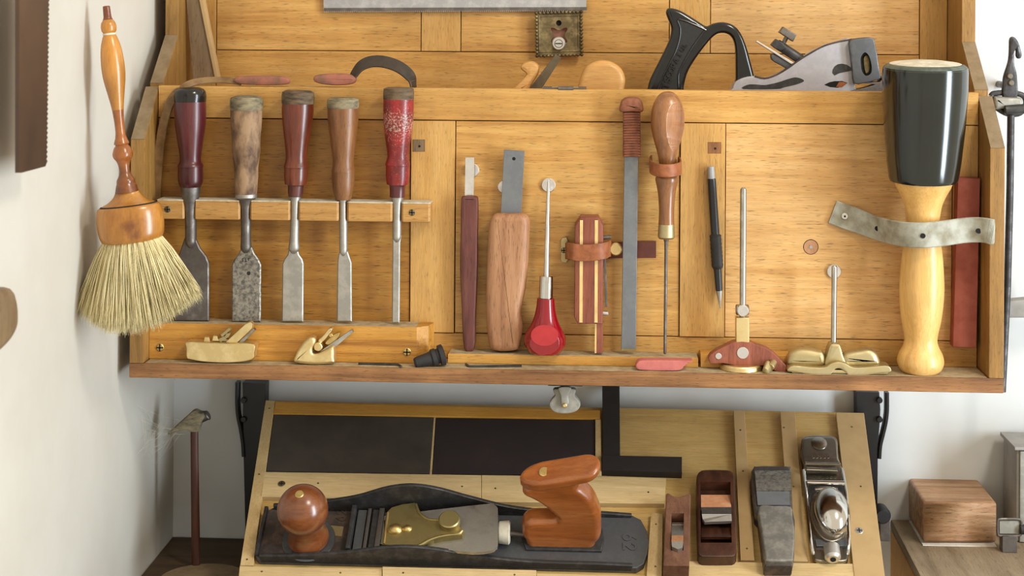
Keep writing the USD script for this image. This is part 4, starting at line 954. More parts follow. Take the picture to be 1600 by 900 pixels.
for i in range(9000):
    a = rng.uniform(0, 2 * math.pi)
    tuft = round(a / (2 * math.pi) * 34)
    a2 = tuft / 34 * 2 * math.pi
    ab = a2 + (a - a2) * (0.45 if i % 3 else 1.0)                                     # tufts gathered at the root
    at_ = a + rng.normal(0, 0.06)
    d_b, d_t = np.cos(ab) * ex + 0.72 * np.sin(ab) * ey, np.cos(at_) * ex + 0.66 * np.sin(at_) * ey
    rho = rng.uniform(0.45, 1.0)
    ln = 503 + rng.normal(0, 4) - 32 * abs(math.cos(at_)) ** 2.5 + 5 * rng.uniform(-1, 1)
    spread = rng.normal(90, 7)
    spread = min(spread, 103)
    r0_ = 45.5 * rho
    pts = []
    for u in (0.0, 0.25, 0.5, 0.75, 1.0):
        py = 371 + (ln - 371) * u
        rad = r0_ + (spread * (0.72 + 0.28 * rho) - r0_) * (u ** 0.85)
        if u > 0.7: rad += rng.normal(0, 1.2)
        dd = d_b * (1 - u) + d_t * u
        pts.append(at_brush(py) + dd * rad * k)
    pts = np.array(pts)
    side = np.cross(ax, d_t); w = rng.uniform(0.0004, 0.0007)
    ring = []
    for j, p in enumerate(pts):
        ww = w * (1.0, 1.2, 1.1, 0.8, 0.25)[j]
        ring += [p - side * ww, p + side * ww, p + d_t * ww]
    V += ring
    for j in range(4):
        for e in range(3):
            A, B = nb + j * 3, nb + (j + 1) * 3
            Fs += [[A + e, A + (e + 1) % 3, B + (e + 1) % 3], [A + e, B + (e + 1) % 3, B + e]]
    nb += 15
t.add('bristles', trimesh.Trimesh(np.array(V), np.array(Fs), process=False), 'bristle', smooth=True, kind='stuff')
pk = at_brush(262)
pk = at_brush(350)
t.add('hanging_hook', cyl(np.array([-W + 0.006, 0.0, pk[2] + 0.003]), np.array([pk[0] + 0.004, pk[1] + 0.024, pk[2]]), 0.002, 12), 'steel_dark')
t.done()

t = Thing('hanging_saw', 'brown saw blade hanging on the left wall, toothed edge towards the cabinet', 'saw')
Xs = XL + 0.030
def yz(px, py, X):
    p = UX(px, py, X); return (p[1], p[2])
a, b = np.array(yz(72.5, 256, Xs)), np.array(yz(76.5, -70, Xs))
n = 44; ed = []
for k in range(n):
    p = a + (b - a) * k / n; q_ = a + (b - a) * (k + 0.5) / n
    ed += [tuple(p), (q_[0] + 0.003, q_[1])]
pl = [yz(30, 270, Xs), yz(34, 270, Xs), yz(71, 260, Xs)] + ed + [tuple(b), yz(30, -70, Xs)]
t.add('blade', prism(pl, Xs - 0.0035, Xs, 0.0, SIDE), 'saw_brown', smooth=False)
pk = np.array(yz(50, -60, Xs))
t.add('peg', cyl(np.array([XL, pk[0], pk[1]]), np.array([Xs + 0.01, pk[0], pk[1]]), 0.004, 16), 'grey_wood'); t.done()

t = Thing('hanging_paddle', 'rounded grey-brown end of a wooden paddle low on the left wall', 'tool handle')
Xt = XL + 0.034
pl = smooth([yz(-60, 470, Xt), yz(-20, 462, Xt), yz(8, 452, Xt), (yz(23, 449, Xt)), yz(29, 462, Xt), yz(32.5, 485, Xt), yz(31, 512, Xt), yz(20, 535, Xt), yz(2, 553, Xt), yz(-30, 570, Xt), yz(-60, 580, Xt)], 4, True)
t.add('paddle', prism(pl, XL + 0.0, Xt, 0.008, SIDE, 3), 'grey_wood'); t.done()

# ------------------------------------------------------------------ right of the cabinet
t = Thing('hook_fitting', 'black forged hook with bright collar above a long dark rod, right wall', 'hook')
Yk = 0.175
hk = [(1568, 152), (1568, 128), (1570, 116), (1574, 104), (1577, 92), (1578, 75), (1578.5, 62), (1582, 57.5), (1587, 59), (1592, 66), (1596, 78), (1597.5, 86), (1595.5, 91), (1591, 91.5), (1588.5, 87), (1588.5, 80), (1586, 74), (1585.5, 90), (1586, 102), (1589, 112), (1590.5, 126), (1590, 152)]
q = t.add('hook', front(smooth(hk, 3, True), Yk, 0.009, 0.0028, back=True), 'iron_black')
for px, py in ((1577.5, 119), (1579.5, 129.5)):
    c = U(px, py, Yk); t.add('rivet', cyl(c + [0, 0.002, 0], c - [0, 0.0025, 0], 0.0033, 16, 0.001), 'nickel', q)
rg = [(1549, 150), (1554, 146), (1575, 145), (1593, 147), (1601, 152), (1603, 162), (1599, 172), (1590, 178), (1575, 178), (1561, 171), (1552, 163)]
pth = [U(a, b, Yk + 0.006) for a, b in smooth(rg, 3, True)]; pth.append(pth[0]); 
t.add('ring', tube(pth, 0.0032, 12), 'iron_black')
t.add('bright_collar', front(smooth([(1553.5, 153), (1560, 151), (1580, 152), (1597, 153), (1599, 160), (1597, 167), (1570, 170), (1555.5, 170)], 3, True), Yk - 0.002, 0.014, 0.004, steps=3), 'galvanised')
c0, c1 = U(1569, 172, Yk - 0.001), U(1600, 170, Yk - 0.001)
t.add('sleeve', cyl(c0, c1, 7.5 * mm(Yk), 24, 0.001), 'iron_black')
t.add('rod', tube([U(1579.5, 180, Yk + 0.004), U(1578, 300, Yk + 0.004), U(1574, 450, Yk + 0.004), U(1566, 612, Yk + 0.004)], 5.6 * mm(Yk), 16), 'iron_black')
c = U(1580, 135, Yk + 0.008)
t.add('wall_peg', cyl(c, np.array([c[0], YW, c[2]]), 0.004, 12), 'steel_dark'); t.done()
t = Thing('grey_bar', 'grey flat bar with rounded end sticking out from behind the tray\'s right side', 'bar')
t.add('bar', front([(1520, 474), (1570, 470), (1640, 464), (1640, 497), (1575, 497.5), (1520, 500)], 0.195, 0.018, 0.004, back=True), 'tool_grey')
c = U(1530, 487, 0.21); t.add('wall_bracket', cyl(c, np.array([c[0], YW, c[2]]), 0.005, 12), 'steel_dark'); t.done()

# ------------------------------------------------------------------ brackets, bench, chest
ZB, ZC = -0.245, -0.205
for side, pts, strip in (('left', [(379, 598), (415, 600), (414, 640), (413, 780), (412, 872), (384, 872), (382, 780), (380, 700)], [(372, 596), (371.5, 625), (373, 648), (377, 668), (380.5, 690), (382, 712)]),
                         ('right', [(1338, 612), (1374, 613), (1376, 640), (1375, 660), (1372, 700), (1371, 805), (1340, 805)], [(1385, 612), (1385, 640), (1383, 658), (1379, 676), (1374.5, 695), (1373, 715)])):
    t = Thing('shelf_bracket', 'black steel bracket with curved side strap under the tray\'s %s end' % side, 'bracket')
    q = t.add('bracket', front(pts, 0.218, 0.021, 0.001), 'black_paint')
    t.add('side_strap', ribbon([U(a, b, 0.222) for a, b in smooth(strip, 4)], (0, 1, 0), 0.012, 0.0045), 'black_paint')
    for py in (625, 655):
        c = U(pts[0][0] + (2 if side == 'left' else 36), py, 0.217)
        t.add('bolt', cyl(c + [0, 0.004, 0], c - [0, 0.003, 0], 0.0035, 12, 0.0006), 'black_paint', q)
    t.done()
t = Thing('workbench', 'dark brown bench top in the lower left corner, below the hammer and tool ramp', 'workbench')
t.add('bench_top', box(XL + 0.0005, 0.335, -0.30, YW - 0.0005, ZB - 0.03, ZB, 0.002), 'bench_dark'); t.done()
t = Thing('pale_disc', 'pale flat round disc lying on the dark bench under the hammer', 'board')
c = UZ(318, 908, ZB); t.add('disc', cyl(np.array([c[0], c[1], ZB + 0.0002]), np.array([c[0], c[1], ZB + 0.003]), 0.05, 40, 0.001), 'end_grain'); t.done()  # thin pale disc flat on the bench top
t = Thing('wooden_chest', 'grey weathered wooden chest at lower right, carrying the wooden block', 'chest')
a, b = UZ(1386, 800, ZC), UZ(1438, 900, ZC)
dx = (b - a)[:2] / (b - a)[1]
A = [(a[0] + dx[0] * (YW - 0.001 - a[1]), YW - 0.001), (a[0] + dx[0] * (-0.2 - a[1]), -0.2), (0.75, -0.2), (0.75, YW - 0.001)]
q = t.add('body', prism(np.array(A) * 1.0, -0.45, ZC - 0.012, 0.002, UP), 'batten_amber')
t.add('lid', prism(A, ZC - 0.0118, ZC, 0.002, UP), 'bench_grey'); t.done()
t = Thing('wooden_block', 'brown striped hardwood block with rounded edges standing on the chest', 'wood block')
zt = -0.157
tp = [UZ(1414, 738, zt)[:2], UZ(1519, 737, zt)[:2], UZ(1556.5, 783.5, zt)[:2], UZ(1444, 784, zt)[:2]]
t.add('block', prism(tp, ZC + 0.0012, zt, 0.0035, UP, 3), 'block_wood'); t.done()
pp = [UZ(1442, 853, ZC), UZ(1557, 855, ZC), UZ(1530, 815, ZC), UZ(1420, 814, ZC)]
t = Thing('paper_sheet', 'white paper under the wooden block, showing along its front edge', 'paper')
t.add('sheet', prism([p[:2] for p in pp], ZC + 0.0001, ZC + 0.0011, 0, UP), 'paper'); t.done()
t = Thing('metal_cabinet', 'grey metal box with projecting lid at the right picture edge, on the chest', 'box')
Ym = 0.165
t.add('body', box(U(1588, 760, Ym)[0], U(1588, 760, Ym)[0] + 0.12, Ym, Ym + 0.06, ZC + 0.0005, U(1590, 703, Ym)[2], 0.002), 'tool_grey')
t.add('lid', box(U(1584, 700, Ym)[0], U(1584, 700, Ym)[0] + 0.13, Ym - 0.004, Ym + 0.064, U(1590, 703, Ym)[2] + 0.0002, U(1590, 697, Ym)[2], 0.0015), 'tool_grey')
x0 = U(1593, 700, Ym)[0]
t.add('corner_trim', box(x0, x0 + 0.006, Ym - 0.003, Ym + 0.002, ZC + 0.001, U(1590, 704, Ym)[2], 0.001), 'galvanised'); t.done()
t = Thing('buckle', 'rounded dark metal frame with pale plate standing on the chest beside the block', 'buckle')
Ym = 0.130
fr = smooth([(1559, 815), (1562, 811.5), (1577, 811), (1592, 811.5), (1595.5, 815), (1596, 824), (1595, 834), (1591, 837), (1577, 837.5), (1562, 837), (1559, 834), (1558.5, 824)], 3, True)
pt_ = [U(a, b, Ym) for a, b in fr]; pt_.append(pt_[0])
q = t.add('frame', tube(pt_, 0.0016, 10), 'steel_dark')
t.add('plate', front([(1562, 814), (1593, 814), (1593, 834), (1562, 834)], Ym + 0.0005, 0.003, 0.0004), 'galvanised')
c = U(1600, 829, Ym - 0.004); t.add('knob', cyl(c + [-0.004, 0.004, 0], c + [0.006, 0.004, 0], 0.0055, 16, 0.001), 'rubber')
c = U(1577, 838, Ym); t.add('foot', box(c[0] - 0.008, c[0] + 0.008, Ym - 0.003, Ym + 0.012, ZC + 0.0003, c[2] + 0.001, 0.0005), 'steel_dark')
t.done()
t = Thing('clamp_knob', 'dark grey round knob on a bar behind the right end of the tool ramp', 'knob')
c = U(1379, 806, 0.15)
t.add('knob', lathe([(0, 0.006), (0.1, 0.009), (0.8, 0.0095), (1, 0.007), (1, 0)], c + [0, 0.02, 0], c - [0, 0.004, 0], 24), 'rubber')
c2 = U(1383, 830, 0.155)
t.add('bar', box(c2[0] - 0.006, c2[0] + 0.006, 0.155, 0.168, ZC + 0.0003, c[2], 0.0015), 'steel_dark'); t.done()

t = Thing('pin_hammer', 'slim hammer with thin reddish-brown handle standing head-up in the corner', 'hammer')
Yh = 0.134
c0, c1 = U(303.5, 662, Yh), U(306, 902, Yh)
c1[2] = ZB + 0.0035
t.add('handle', tube([c0 + (c1 - c0) * u for u in np.linspace(0, 1, 9)], np.linspace(6.2, 7.0, 9) * mm(Yh), 16, 0.8), 'hammer_wood')
hd = [(261, 680), (272, 668), (284, 657), (293, 649), (299, 643.5), (305, 642), (311, 645), (317, 646), (320, 652), (314, 661), (311, 671), (309, 676), (297, 676), (288, 673), (275, 675)]
q = t.add('head', front(smooth(hd, 3, True), Yh - 0.007, 0.014, 0.003, back=True), 'grey_cap')
c0, c1 = U(313, 655, Yh), U(326, 648, Yh)
t.add('face', lathe([(0, 0.0045), (0.75, 0.0052), (0.9, 0.0058), (1, 0.005)], c0, c1, 20), 'steel_dark', q); t.done()
t = Thing('cobweb', 'dusty cobweb strands stretched from the hammer head to the left wall', 'cobweb', kind='stuff')
ms = []
for i in range(46):
    a = np.array(U(rng.uniform(262, 300), rng.uniform(655, 682), Yh + rng.uniform(-0.005, 0.005)))
    b = UX(rng.uniform(208, 262), rng.uniform(632, 735), XL)
    if i > 24:
        u, v = rng.uniform(0.2, 0.9, 2); a2 = a + (b - a) * u
        b = UX(rng.uniform(208, 262), rng.uniform(632, 735), XL); a = a2
    md = (a + b) / 2 - [0, 0, rng.uniform(0.001, 0.006)]
    ms.append(tube(smooth([a, md, b], 4), 0.00012 + 0.00012 * rng.random(), 4))
t.add('strands', cat(*ms), 'web'); t.done()

# ------------------------------------------------------------------ sloping tool ramp
SL = math.radians(33)
BO = U(880, 637, 0.205)
BA, BBv, BN = np.array([1.0, 0, 0]), np.array([0, math.cos(SL), math.sin(SL)]), np.array([0, -math.sin(SL), math.cos(SL)])
RAMP = (BO, BA, BBv, BN)
def S(px, py, h=0.0):
    v = ray(px, py); o = BO + BN * h
    p = CP + v * (((o - CP) @ BN) / (v @ BN)) - BO
    return np.array([p @ BA, p @ BBv])
def P3(px, py, h=0.0):
    s = S(px, py, h); return BO + BA * s[0] + BBv * s[1] + BN * h
def ramp(px, h0, h1, bev=0.0, back=False, steps=2):
    return prism([S(a, b, h1) for a, b in px], h0, h1, bev, RAMP, steps, back)
def L3(s, tt, h): return BO + BA * s + BBv * tt + BN * h

t = Thing('tool_ramp', 'sloping pale pine rack under the tray, divided by battens, holding the planes', 'tool rack')
t.add('board', ramp([(416, 626), (1350, 645), (1385, 918), (373, 918)], -0.012, 0.0, 0.0005), 'pine_board')
HB = 0.007
def batten(px, m, h=HB, nails=()):
    q = t.add('batten', ramp(px, 0.0002, h, 0.0007), m)
    for a, b in nails:
        p = P3(a, b, h); t.add('nail', cyl(p - BN * 0.001, p + BN * 0.0002, 0.0011, 8), 'brass_old', q)
    return q
batten([(430, 627), (938, 640.5), (938, 654), (427, 646)], 'batten_amber')
lb = batten([(415, 625), (429.5, 626.5), (395.5, 883.5), (375, 883.5)], 'pine_y', nails=((421, 638), (405, 741), (386, 874)))
batten([(677.5, 652), (681, 652), (675, 741), (671, 741)], 'pine_y', 0.005)
batten([(930, 655), (939, 655), (940, 743), (930, 743)], 'pine_y')
m1 = batten([(414, 737), (752, 742), (752, 784), (405.5, 775.5)], 'pine_x', nails=((497, 755), (722, 760)))
batten([(752.4, 742), (940, 744), (1041, 747), (1038, 787), (752.4, 784)], 'pine_x', nails=((774, 763), (1013, 769)))
batten([(1017, 801), (1036, 802), (1034, 915), (1009, 915)], 'pine_y', nails=((1025, 819), (1024, 885)))
batten([(374.5, 884), (597, 888.5), (597, 918), (371, 918)], 'pine_x', 0.0075, nails=((409, 893), (532, 895)))
batten([(597.5, 885), (838, 890.5), (838, 918), (597.5, 918)], 'pine_x', 0.010, nails=((630, 895), (804, 898)))
batten([(838.5, 895.5), (1008, 899), (1008, 918), (838.5, 918)], 'pine_x', 0.0075)
batten([(1146, 641), (1163, 641.5), (1179, 875.5), (1157, 875)], 'batten_grey', nails=((1157, 672), (1161, 736), (1167, 857)))
batten([(1219, 642.5), (1242, 643), (1262, 877), (1236, 876.5)], 'batten_grey', nails=((1225, 668), (1240, 760)))
rb = batten([(1306, 644), (1350, 645), (1385, 918), (1337, 918)], 'batten_grey', nails=((1331, 667), (1345, 760)))
batten([(1076, 876.5), (1336, 880.5), (1337, 918), (1072, 918)], 'pine_x', 0.006)
for px, py, m, par in ((440, 756, 'brass_old', m1), (1342.5, 829, 'steel_bright', rb)):
    p = P3(px, py, HB)
    t.add('screw', cyl(p - BN * 0.001, p + BN * 0.0006, 0.0042, 20, 0.0004), m, par)
    t.add('screw_slot', cat(*[slab([p + BN * 0.0008 + u * 0.0028 * BA + v * 0.0005 * BBv for u, v in ((-1, -1), (1, -1), (1, 1), (-1, 1))], -BN * 0.0006), slab([p + BN * 0.0008 + u * 0.0005 * BA + v * 0.0028 * BBv for u, v in ((-1, -1), (1, -1), (1, 1), (-1, 1))], -BN * 0.0006)]), 'hole_black', par)
t.done()
t = Thing('sharpening_stone', 'dark grey rectangular stone let into the ramp, left of the pair', 'sharpening stone')
t.add('stone', ramp([(428, 646.5), (677, 652), (670.5, 740), (416, 735.5)], 0.0002, 0.0055, 0.0006), 'stone_black'); t.done()
t = Thing('sharpening_stone', 'near-black rectangular stone let into the ramp, right of the pair behind the plane handle', 'sharpening stone')
t.add('stone', ramp([(681.5, 652.5), (929.5, 656), (929.5, 742), (675.5, 740.5)], 0.0002, 0.0055, 0.0006), 'stone_black_deep'); t.done()
t = Thing('try_square', 'black L-shaped try square lying on the ramp, blade pointing up behind the tray', 'try square')
t.add('blade', ramp([(941, 600), (968, 600), (969, 716), (942, 716)], 0.0002, 0.0085, 0.0006), 'square_black')
t.add('stock', ramp([(941, 711), (1065.5, 713.5), (1065.5, 737.5), (941, 733.5)], 0.0002, 0.0105, 0.0006), 'square_black'); t.done()

# ------------------------------------------------------------------ the big bench plane
t = Thing('bench_plane', 'large black iron bench plane with round wooden knob and curved orange handle', 'plane')
HF = 0.009
tn, tf = S(700, 889.5, 0.0)[1], S(955, 806, HF)[1] + 0.002
sl, sr = S(403, 860, 0.0)[0], S(1014, 845, HF)[0]
sole = [(sl + 0.001, tn + 0.004), (sl + 0.005, tn), (sr - 0.014, tn), (sr - 0.006, tn + 0.006), (sr - 0.002, tn + 0.02), (sr, (tn + tf) / 2), (sr - 0.002, tf - 0.02), (sr - 0.008, tf - 0.006), (sr - 0.018, tf), (sl + 0.010, tf), (sl + 0.002, tf - 0.006), (sl - 0.001, tf - 0.02)]
bd_ = t.add('sole', prism(sole, 0.0002, HF, 0.0012, RAMP, back=True), 'iron_blue')
def sx(px, py): return S(px, py, HF)[0]
toe = [(sl + 0.003, tn + 0.005), (sx(550, 845), tn + 0.005), (sx(550, 845), tf - 0.004), (sl + 0.006, tf - 0.004)]
t.add('toe_floor', prism(toe, HF - 0.001, HF + 0.0004, 0.0, RAMP), 'iron_rust', bd_, label='rust-brown worn toe floor')
def cheek(t0, t1, far):
    prof = [(sl + (0.006 if not far else 0.010), 0.015), (S(470, 850, .01)[0], 0.019), (S(545, 850, .01)[0], 0.030), (S(600, 850, .01)[0], 0.045), (S(640, 850, .01)[0], 0.050), (S(680, 850, .01)[0], 0.046), (S(730, 850, .01)[0], 0.034), (S(790, 850, .01)[0], 0.021), (S(850, 850, .01)[0], 0.0155), (S(930, 850, .01)[0], 0.0145), (sr - 0.018, 0.012)]
    prof = [(a, b * 1.05) for a, b in prof] if far else [(a, min(b, 0.012 + (b - 0.012) * 0.56)) for a, b in prof]
    top = smooth(prof, 6)
    poly = np.vstack([[[top[0, 0], 0.003]], [[top[-1, 0], 0.003]], top[::-1]])
    fr_ = (BO, BA, BN, -BBv)
    return prism(poly, -t1, -t0, 0.0012, fr_, back=True)
t.add('cheek', cheek(tn, tn + 0.0045, False), 'iron_black', bd_, smooth=25)
t.add('cheek', cheek(tf - 0.0045, tf, True), 'iron_black', bd_, smooth=25)
te = [(sl + 0.0005, tn + 0.004), (sl + 0.0045, tn + 0.004), (sl + 0.0045, tf - 0.004), (sl + 0.0005, tf - 0.004)]
t.add('toe_lip', prism(te, 0.003, 0.0155, 0.0015, RAMP), 'iron_black', bd_)
# mouth bars and bed
tm = (tn + tf) / 2
def across(px, w, h, m, nm='bed_rib', t0=0.006, t1=0.006):
    s0 = S(px, 830, HF)[0]
    t.add(nm, prism([(s0, tn + t0), (s0 + w, tn + t0), (s0 + w, tf - t1), (s0, tf - t1)], HF - 0.001, HF + h, 0.001, RAMP), m, bd_)
across(547, 0.005, 0.014, 'iron_black', 'cross_wall')
across(556, 0.010, 0.006, 'iron_blue'); across(572, 0.004, 0.009, 'steel_dark'); across(580, 0.009, 0.007, 'iron_black'); across(590, 0.006, 0.010, 'steel_dark')
q = t.add('mouth_plate', prism([S(a, b, HF + 0.0006) for a, b in ((505, 820), (537, 823), (534, 838), (503, 836))], HF - 0.001, HF + 0.0008, 0, RAMP), 'brass_dull', bd_, label='worn brassy patch beside the knob')
kc = L3(S(482, 846, HF)[0], S(482, 846, HF)[1] + 0.002, HF)
hk = (S(482, 846, HF)[1])
t.add('knob_ring', cyl(kc - BN * 0.001, kc + BN * 0.0015, 0.0285, 40, 0.0008), 'iron_blue', bd_)
kt = np.array(P3(473, 797, HF + 0.050))
kd = kt - kc
top = kc + kd * (0.0765 / (kd @ BN))
Lk = np.linalg.norm(top - kc)
RK, ZK = 0.0268, Lk - 0.0268
pr = [(0.0, 0.0205), (0.001, 0.022), (0.003, 0.0224), (0.007, 0.0215), (0.012, 0.0198), (0.017, 0.0188), (0.021, 0.0186)]
pr += [(ZK + RK * math.sin(e), RK * math.cos(e)) for e in np.linspace(-0.80, math.pi / 2, 22)]
pr = [(a_ / Lk, max(r_, 0)) for a_, r_ in pr]
kq = t.add('knob', lathe(pr, kc + BN * 0.0016, top, 48), 'cherry_dark', smooth=50)
dn = (top - kc) / Lk
t.add('knob_nut', cyl(top - dn * 0.004, top + dn * 0.0006, 0.0048, 24, 0.0008), 'brass', kq)
# blade, lever cap
hb = lambda px: 0.016 + (px - 590) / (778 - 590) * 0.020
def lift(pts, add=0.0): return [P3(a, b, hb(a) + add) for a, b in pts]
t.add('frog', ramp([(600, 812), (760, 806), (760, 858), (600, 850)], HF, 0.018, 0.001), 'iron_black', bd_)
t.add('iron', slab(lift(smooth([(594, 808), (650, 800), (700, 794), (764, 787), (772, 788), (777, 793), (778, 800), (778, 848), (775, 855), (768, 860), (740, 863), (690, 858), (660, 854), (594, 850)], 2, True)), -BN * 0.004), 'steel', smooth=20)
lc = [(597, 851), (604, 801), (612, 793), (628, 788), (641, 786.5), (648, 785.5), (650, 790), (653, 799), (658, 807), (667, 812), (679, 812.5), (690, 811), (705, 818), (718, 823), (724, 829), (722, 836), (708, 838.5), (694, 840), (678, 843.5), (668, 849), (660, 853), (630, 852)]
q = t.add('lever_cap', slab(lift(lc, 0.006), -BN * 0.006), 'brass_deep', smooth=20)
ln = [P3(a, b, hb(a) + 0.0062) for a, b in smooth([(650, 855), (660, 850), (670, 844.5), (684, 839.5), (700, 836.5), (716, 834.5), (722, 829)], 4)]
t.add('cap_rib', tube(ln, 0.0018, 10), 'brass_deep', q)
ln = [P3(a, b, hb(a) + 0.0062) for a, b in smooth([(650, 788), (654, 799), (660, 806), (670, 811.5), (682, 813), (692, 812)], 4)]
t.add('cap_rib', tube(ln, 0.0016, 10), 'brass_deep', q)
ln = [P3(600, 850, hb(600) + 0.0064), P3(606, 801, hb(606) + 0.0064)]
t.add('cap_edge', tube(ln, 0.0013, 10), 'brass', q)
for px, py, rr, hh in ((618.5, 828, 0.0085, 0.008), (637, 827, 0.006, 0.0085)):
    c = P3(px, py, hb(px) + 0.004); t.add('cap_screw', ball(c, rr, 2, (1, 1, 0.8)), 'brass', q)
c = P3(702, 811, hb(702) + 0.012)
t.add('lever_thumb_screw', cyl(c - BN * 0.008, c + BN * 0.001, 0.0115, 32, 0.0012), 'brass_deep')
c = P3(787, 832, 0.022)
t.add('adjuster_wheel', lathe([(0, 0.0095), (0.12, 0.0115), (0.88, 0.0125), (1, 0.0105)], c - BA * 0.006, c + BA * 0.007, 28), 'mallet_end')
t.add('adjuster_rod', cyl(c, c + BA * 0.022 - BN * 0.003, 0.003, 14), 'steel_dark')
# handle (tote)
tt0 = S(880, 860, HF)[1] + 0.001
def T(px, py, tt):                          # picture point -> (s, h) in the upright plane at t = tt
    v = ray(px, py); o = BO + BBv * tt
    p = CP + v * (((o - CP) @ BBv) / (v @ BBv)) - BO
    return np.array([p @ BA, p @ BN])
tp = [(812, 778), (811, 774), (814, 770), (827, 766), (850, 760), (872, 755), (895, 752), (912, 751), (926, 751), (932, 753), (932, 758), (924, 760), (915, 762), (907, 764), (904, 767), (912, 773), (926, 786), (935, 803), (939, 817), (939, 842), (933, 852), (917, 858), (850, 859), (832, 857), (818, 846), (815, 834), (818, 825), (830, 819), (868, 817), (861, 806), (845, 793), (827, 783)]
poly = np.array([T(a, b, tt0) for a, b in smooth(tp, 4, True)])
poly[:, 1] = np.where(poly[:, 1] < HF + 0.006, HF - 0.005, poly[:, 1])
m = pillow(poly, -(tt0 + 0.025), -(tt0 + 0.001), 0.0075, (BO, BA, BN, -BBv))
ht = T(880, 752, tt0 - 0.002)[1]
s0, s1 = T(811, 752, tt0)[0], T(938, 752, tt0)[0]
stad = [(s1 - 0.016 + 0.016 * math.cos(e), tt0 + 0.014 + 0.016 * math.sin(e)) for e in np.linspace(-math.pi / 2, math.pi / 2, 15)] + [(s0 + 0.026 + 0.026 * math.cos(e), tt0 + 0.014 + 0.016 * math.sin(e)) for e in np.linspace(math.pi / 2, 1.5 * math.pi, 15)]
cap_ = pillow(stad, ht - 0.012, ht, 0.0042, RAMP)
slope = 0.27
cap_.vertices = cap_.vertices + BN * (((cap_.vertices - BO) @ BA - (s0 + s1) / 2) * slope)[:, None]
m = from_man(to_man(m) + to_man(cap_))
tq = t.add('handle', m, 'cherry', smooth=38)
p = L3(T(851, 745, tt0 + 0.014)[0], tt0 + 0.014, 0); p = p + BN * (ht + (T(851, 745, tt0 + 0.014)[0] - (s0 + s1) / 2) * slope)
t.add('handle_nut', cyl(p - BN * 0.006, p + BN * 0.0006, 0.0062, 24, 0.0008), 'brass', tq)
t.add('handle_pad', prism([(S(822, 862, HF)[0], tt0 - 0.003), (S(940, 862, HF)[0], tt0 - 0.003), (S(940, 862, HF)[0] + 0.003, tt0 + 0.014), (S(940, 862, HF)[0], tt0 + 0.03), (S(822, 862, HF)[0], tt0 + 0.03), (S(822, 862, HF)[0] - 0.006, tt0 + 0.014)], HF - 0.001, HF + 0.003, 0.0015, RAMP), 'iron_black', bd_)
t.add('cast_number', text('62', 0.014, P3(984, 846, HF + 0.0002), BBv * -1, BA, 0.0007), 'iron_blue', bd_, smooth=False)
t.add('cast_number', text('62', 0.010, P3(533, 806, HF + 0.0006), BBv, -BA, 0.0006), 'iron_rust', bd_, smooth=False)
t.done()

# ------------------------------------------------------------------ small planes
t = Thing('small_wooden_plane', 'narrow dull brown wooden plane with square mouth, leftmost of the four small planes', 'plane')
bdm = ramp(smooth([(1040.5, 772), (1044, 770), (1051, 774), (1060, 776), (1069, 774), (1075, 771), (1079.5, 773)], 3).tolist() + [(1077, 884), (1036.5, 884)], 0.0003, 0.026, 0.0012)
bdm = cut(bdm, ramp([(1049.5, 798), (1069, 798), (1068, 856), (1048.5, 856)], 0.006, 0.03))
t.add('body', bdm, 'small_plane_wood', smooth=25)
A_ = [P3(1049.5, 817, 0.023), P3(1068.5, 817, 0.023), P3(1068.5, 824, 0.029), P3(1049.5, 824, 0.029)]
t.add('iron', slab(lift_ := [P3(1049.8, 818, 0.018), P3(1068.6, 818, 0.018), P3(1067.8, 836, 0.030), P3(1049.2, 836, 0.030)], -BN * 0.003), 'steel', smooth=False)
t.add('iron_edge', slab([P3(1049.8, 816, 0.018), P3(1068.6, 816, 0.018), P3(1068.4, 819.5, 0.020), P3(1049.6, 819.5, 0.020)], -BN * 0.002), 'steel_bright', smooth=False)
t.add('wedge', slab([P3(1049.3, 835, 0.029), P3(1068, 835, 0.029), P3(1067.6, 847, 0.031), P3(1049, 847, 0.031)], -BN * 0.006), 'mahogany', smooth=False)
t.add('wedge_end', slab([P3(1049.4, 846, 0.031), P3(1067.8, 846, 0.031), P3(1066, 856, 0.031), P3(1059, 858, 0.031), P3(1050, 854, 0.031)], -BN * 0.006), 'steel', smooth=False)
t.done()
t = Thing('block_plane', 'dark rosewood-brown wooden block plane with rounded ends and orange wedge', 'plane')
o = [(1088, 750), (1088.6, 743), (1091, 737.5), (1096, 734.2), (1103, 733.2), (1118, 733), (1134, 733.4), (1141, 734.4), (1145.5, 737.5), (1147.6, 743), (1148.2, 750), (1150.5, 810), (1151.5, 856), (1151.2, 863), (1149, 867.5), (1144, 869.6), (1120, 870), (1098, 869.6), (1093, 867.5), (1090.8, 863), (1090.4, 856), (1089, 810)]
bdm = ramp(o, 0.0003, 0.020, 0.002, steps=2)
bdm = cut(bdm, ramp([(1095, 743), (1142, 743), (1144, 838), (1095.5, 838)], 0.006, 0.03))
t.add('body', bdm, 'dark_plane_wood', smooth=35)
t.add('bed', slab([P3(1095.3, 822, 0.010), P3(1144, 822, 0.010), P3(1144.2, 839, 0.0198), P3(1095.6, 839, 0.0198)], -BN * 0.004), 'dark_plane_wood', smooth=False)
t.add('wedge', slab([P3(1095.2, 773, 0.012), P3(1142, 773, 0.012), P3(1142.5, 792, 0.022), P3(1095.4, 792, 0.022)], -BN * 0.006), 'wedge_wood', smooth=False, label='pale orange wedge')
t.add('iron', slab([P3(1096, 792, 0.0215), P3(1142.8, 792, 0.0215), P3(1143, 803, 0.0235), P3(1096.5, 803, 0.0235)], -BN * 0.005), 'steel_dark', smooth=False)
t.add('iron_end', slab([P3(1096.5, 803, 0.0235), P3(1143, 803, 0.0235), P3(1143.4, 814, 0.0225), P3(1101, 815.5, 0.0225), P3(1098, 811, 0.0225)], -BN * 0.004), 'steel', smooth=False)
t.done()
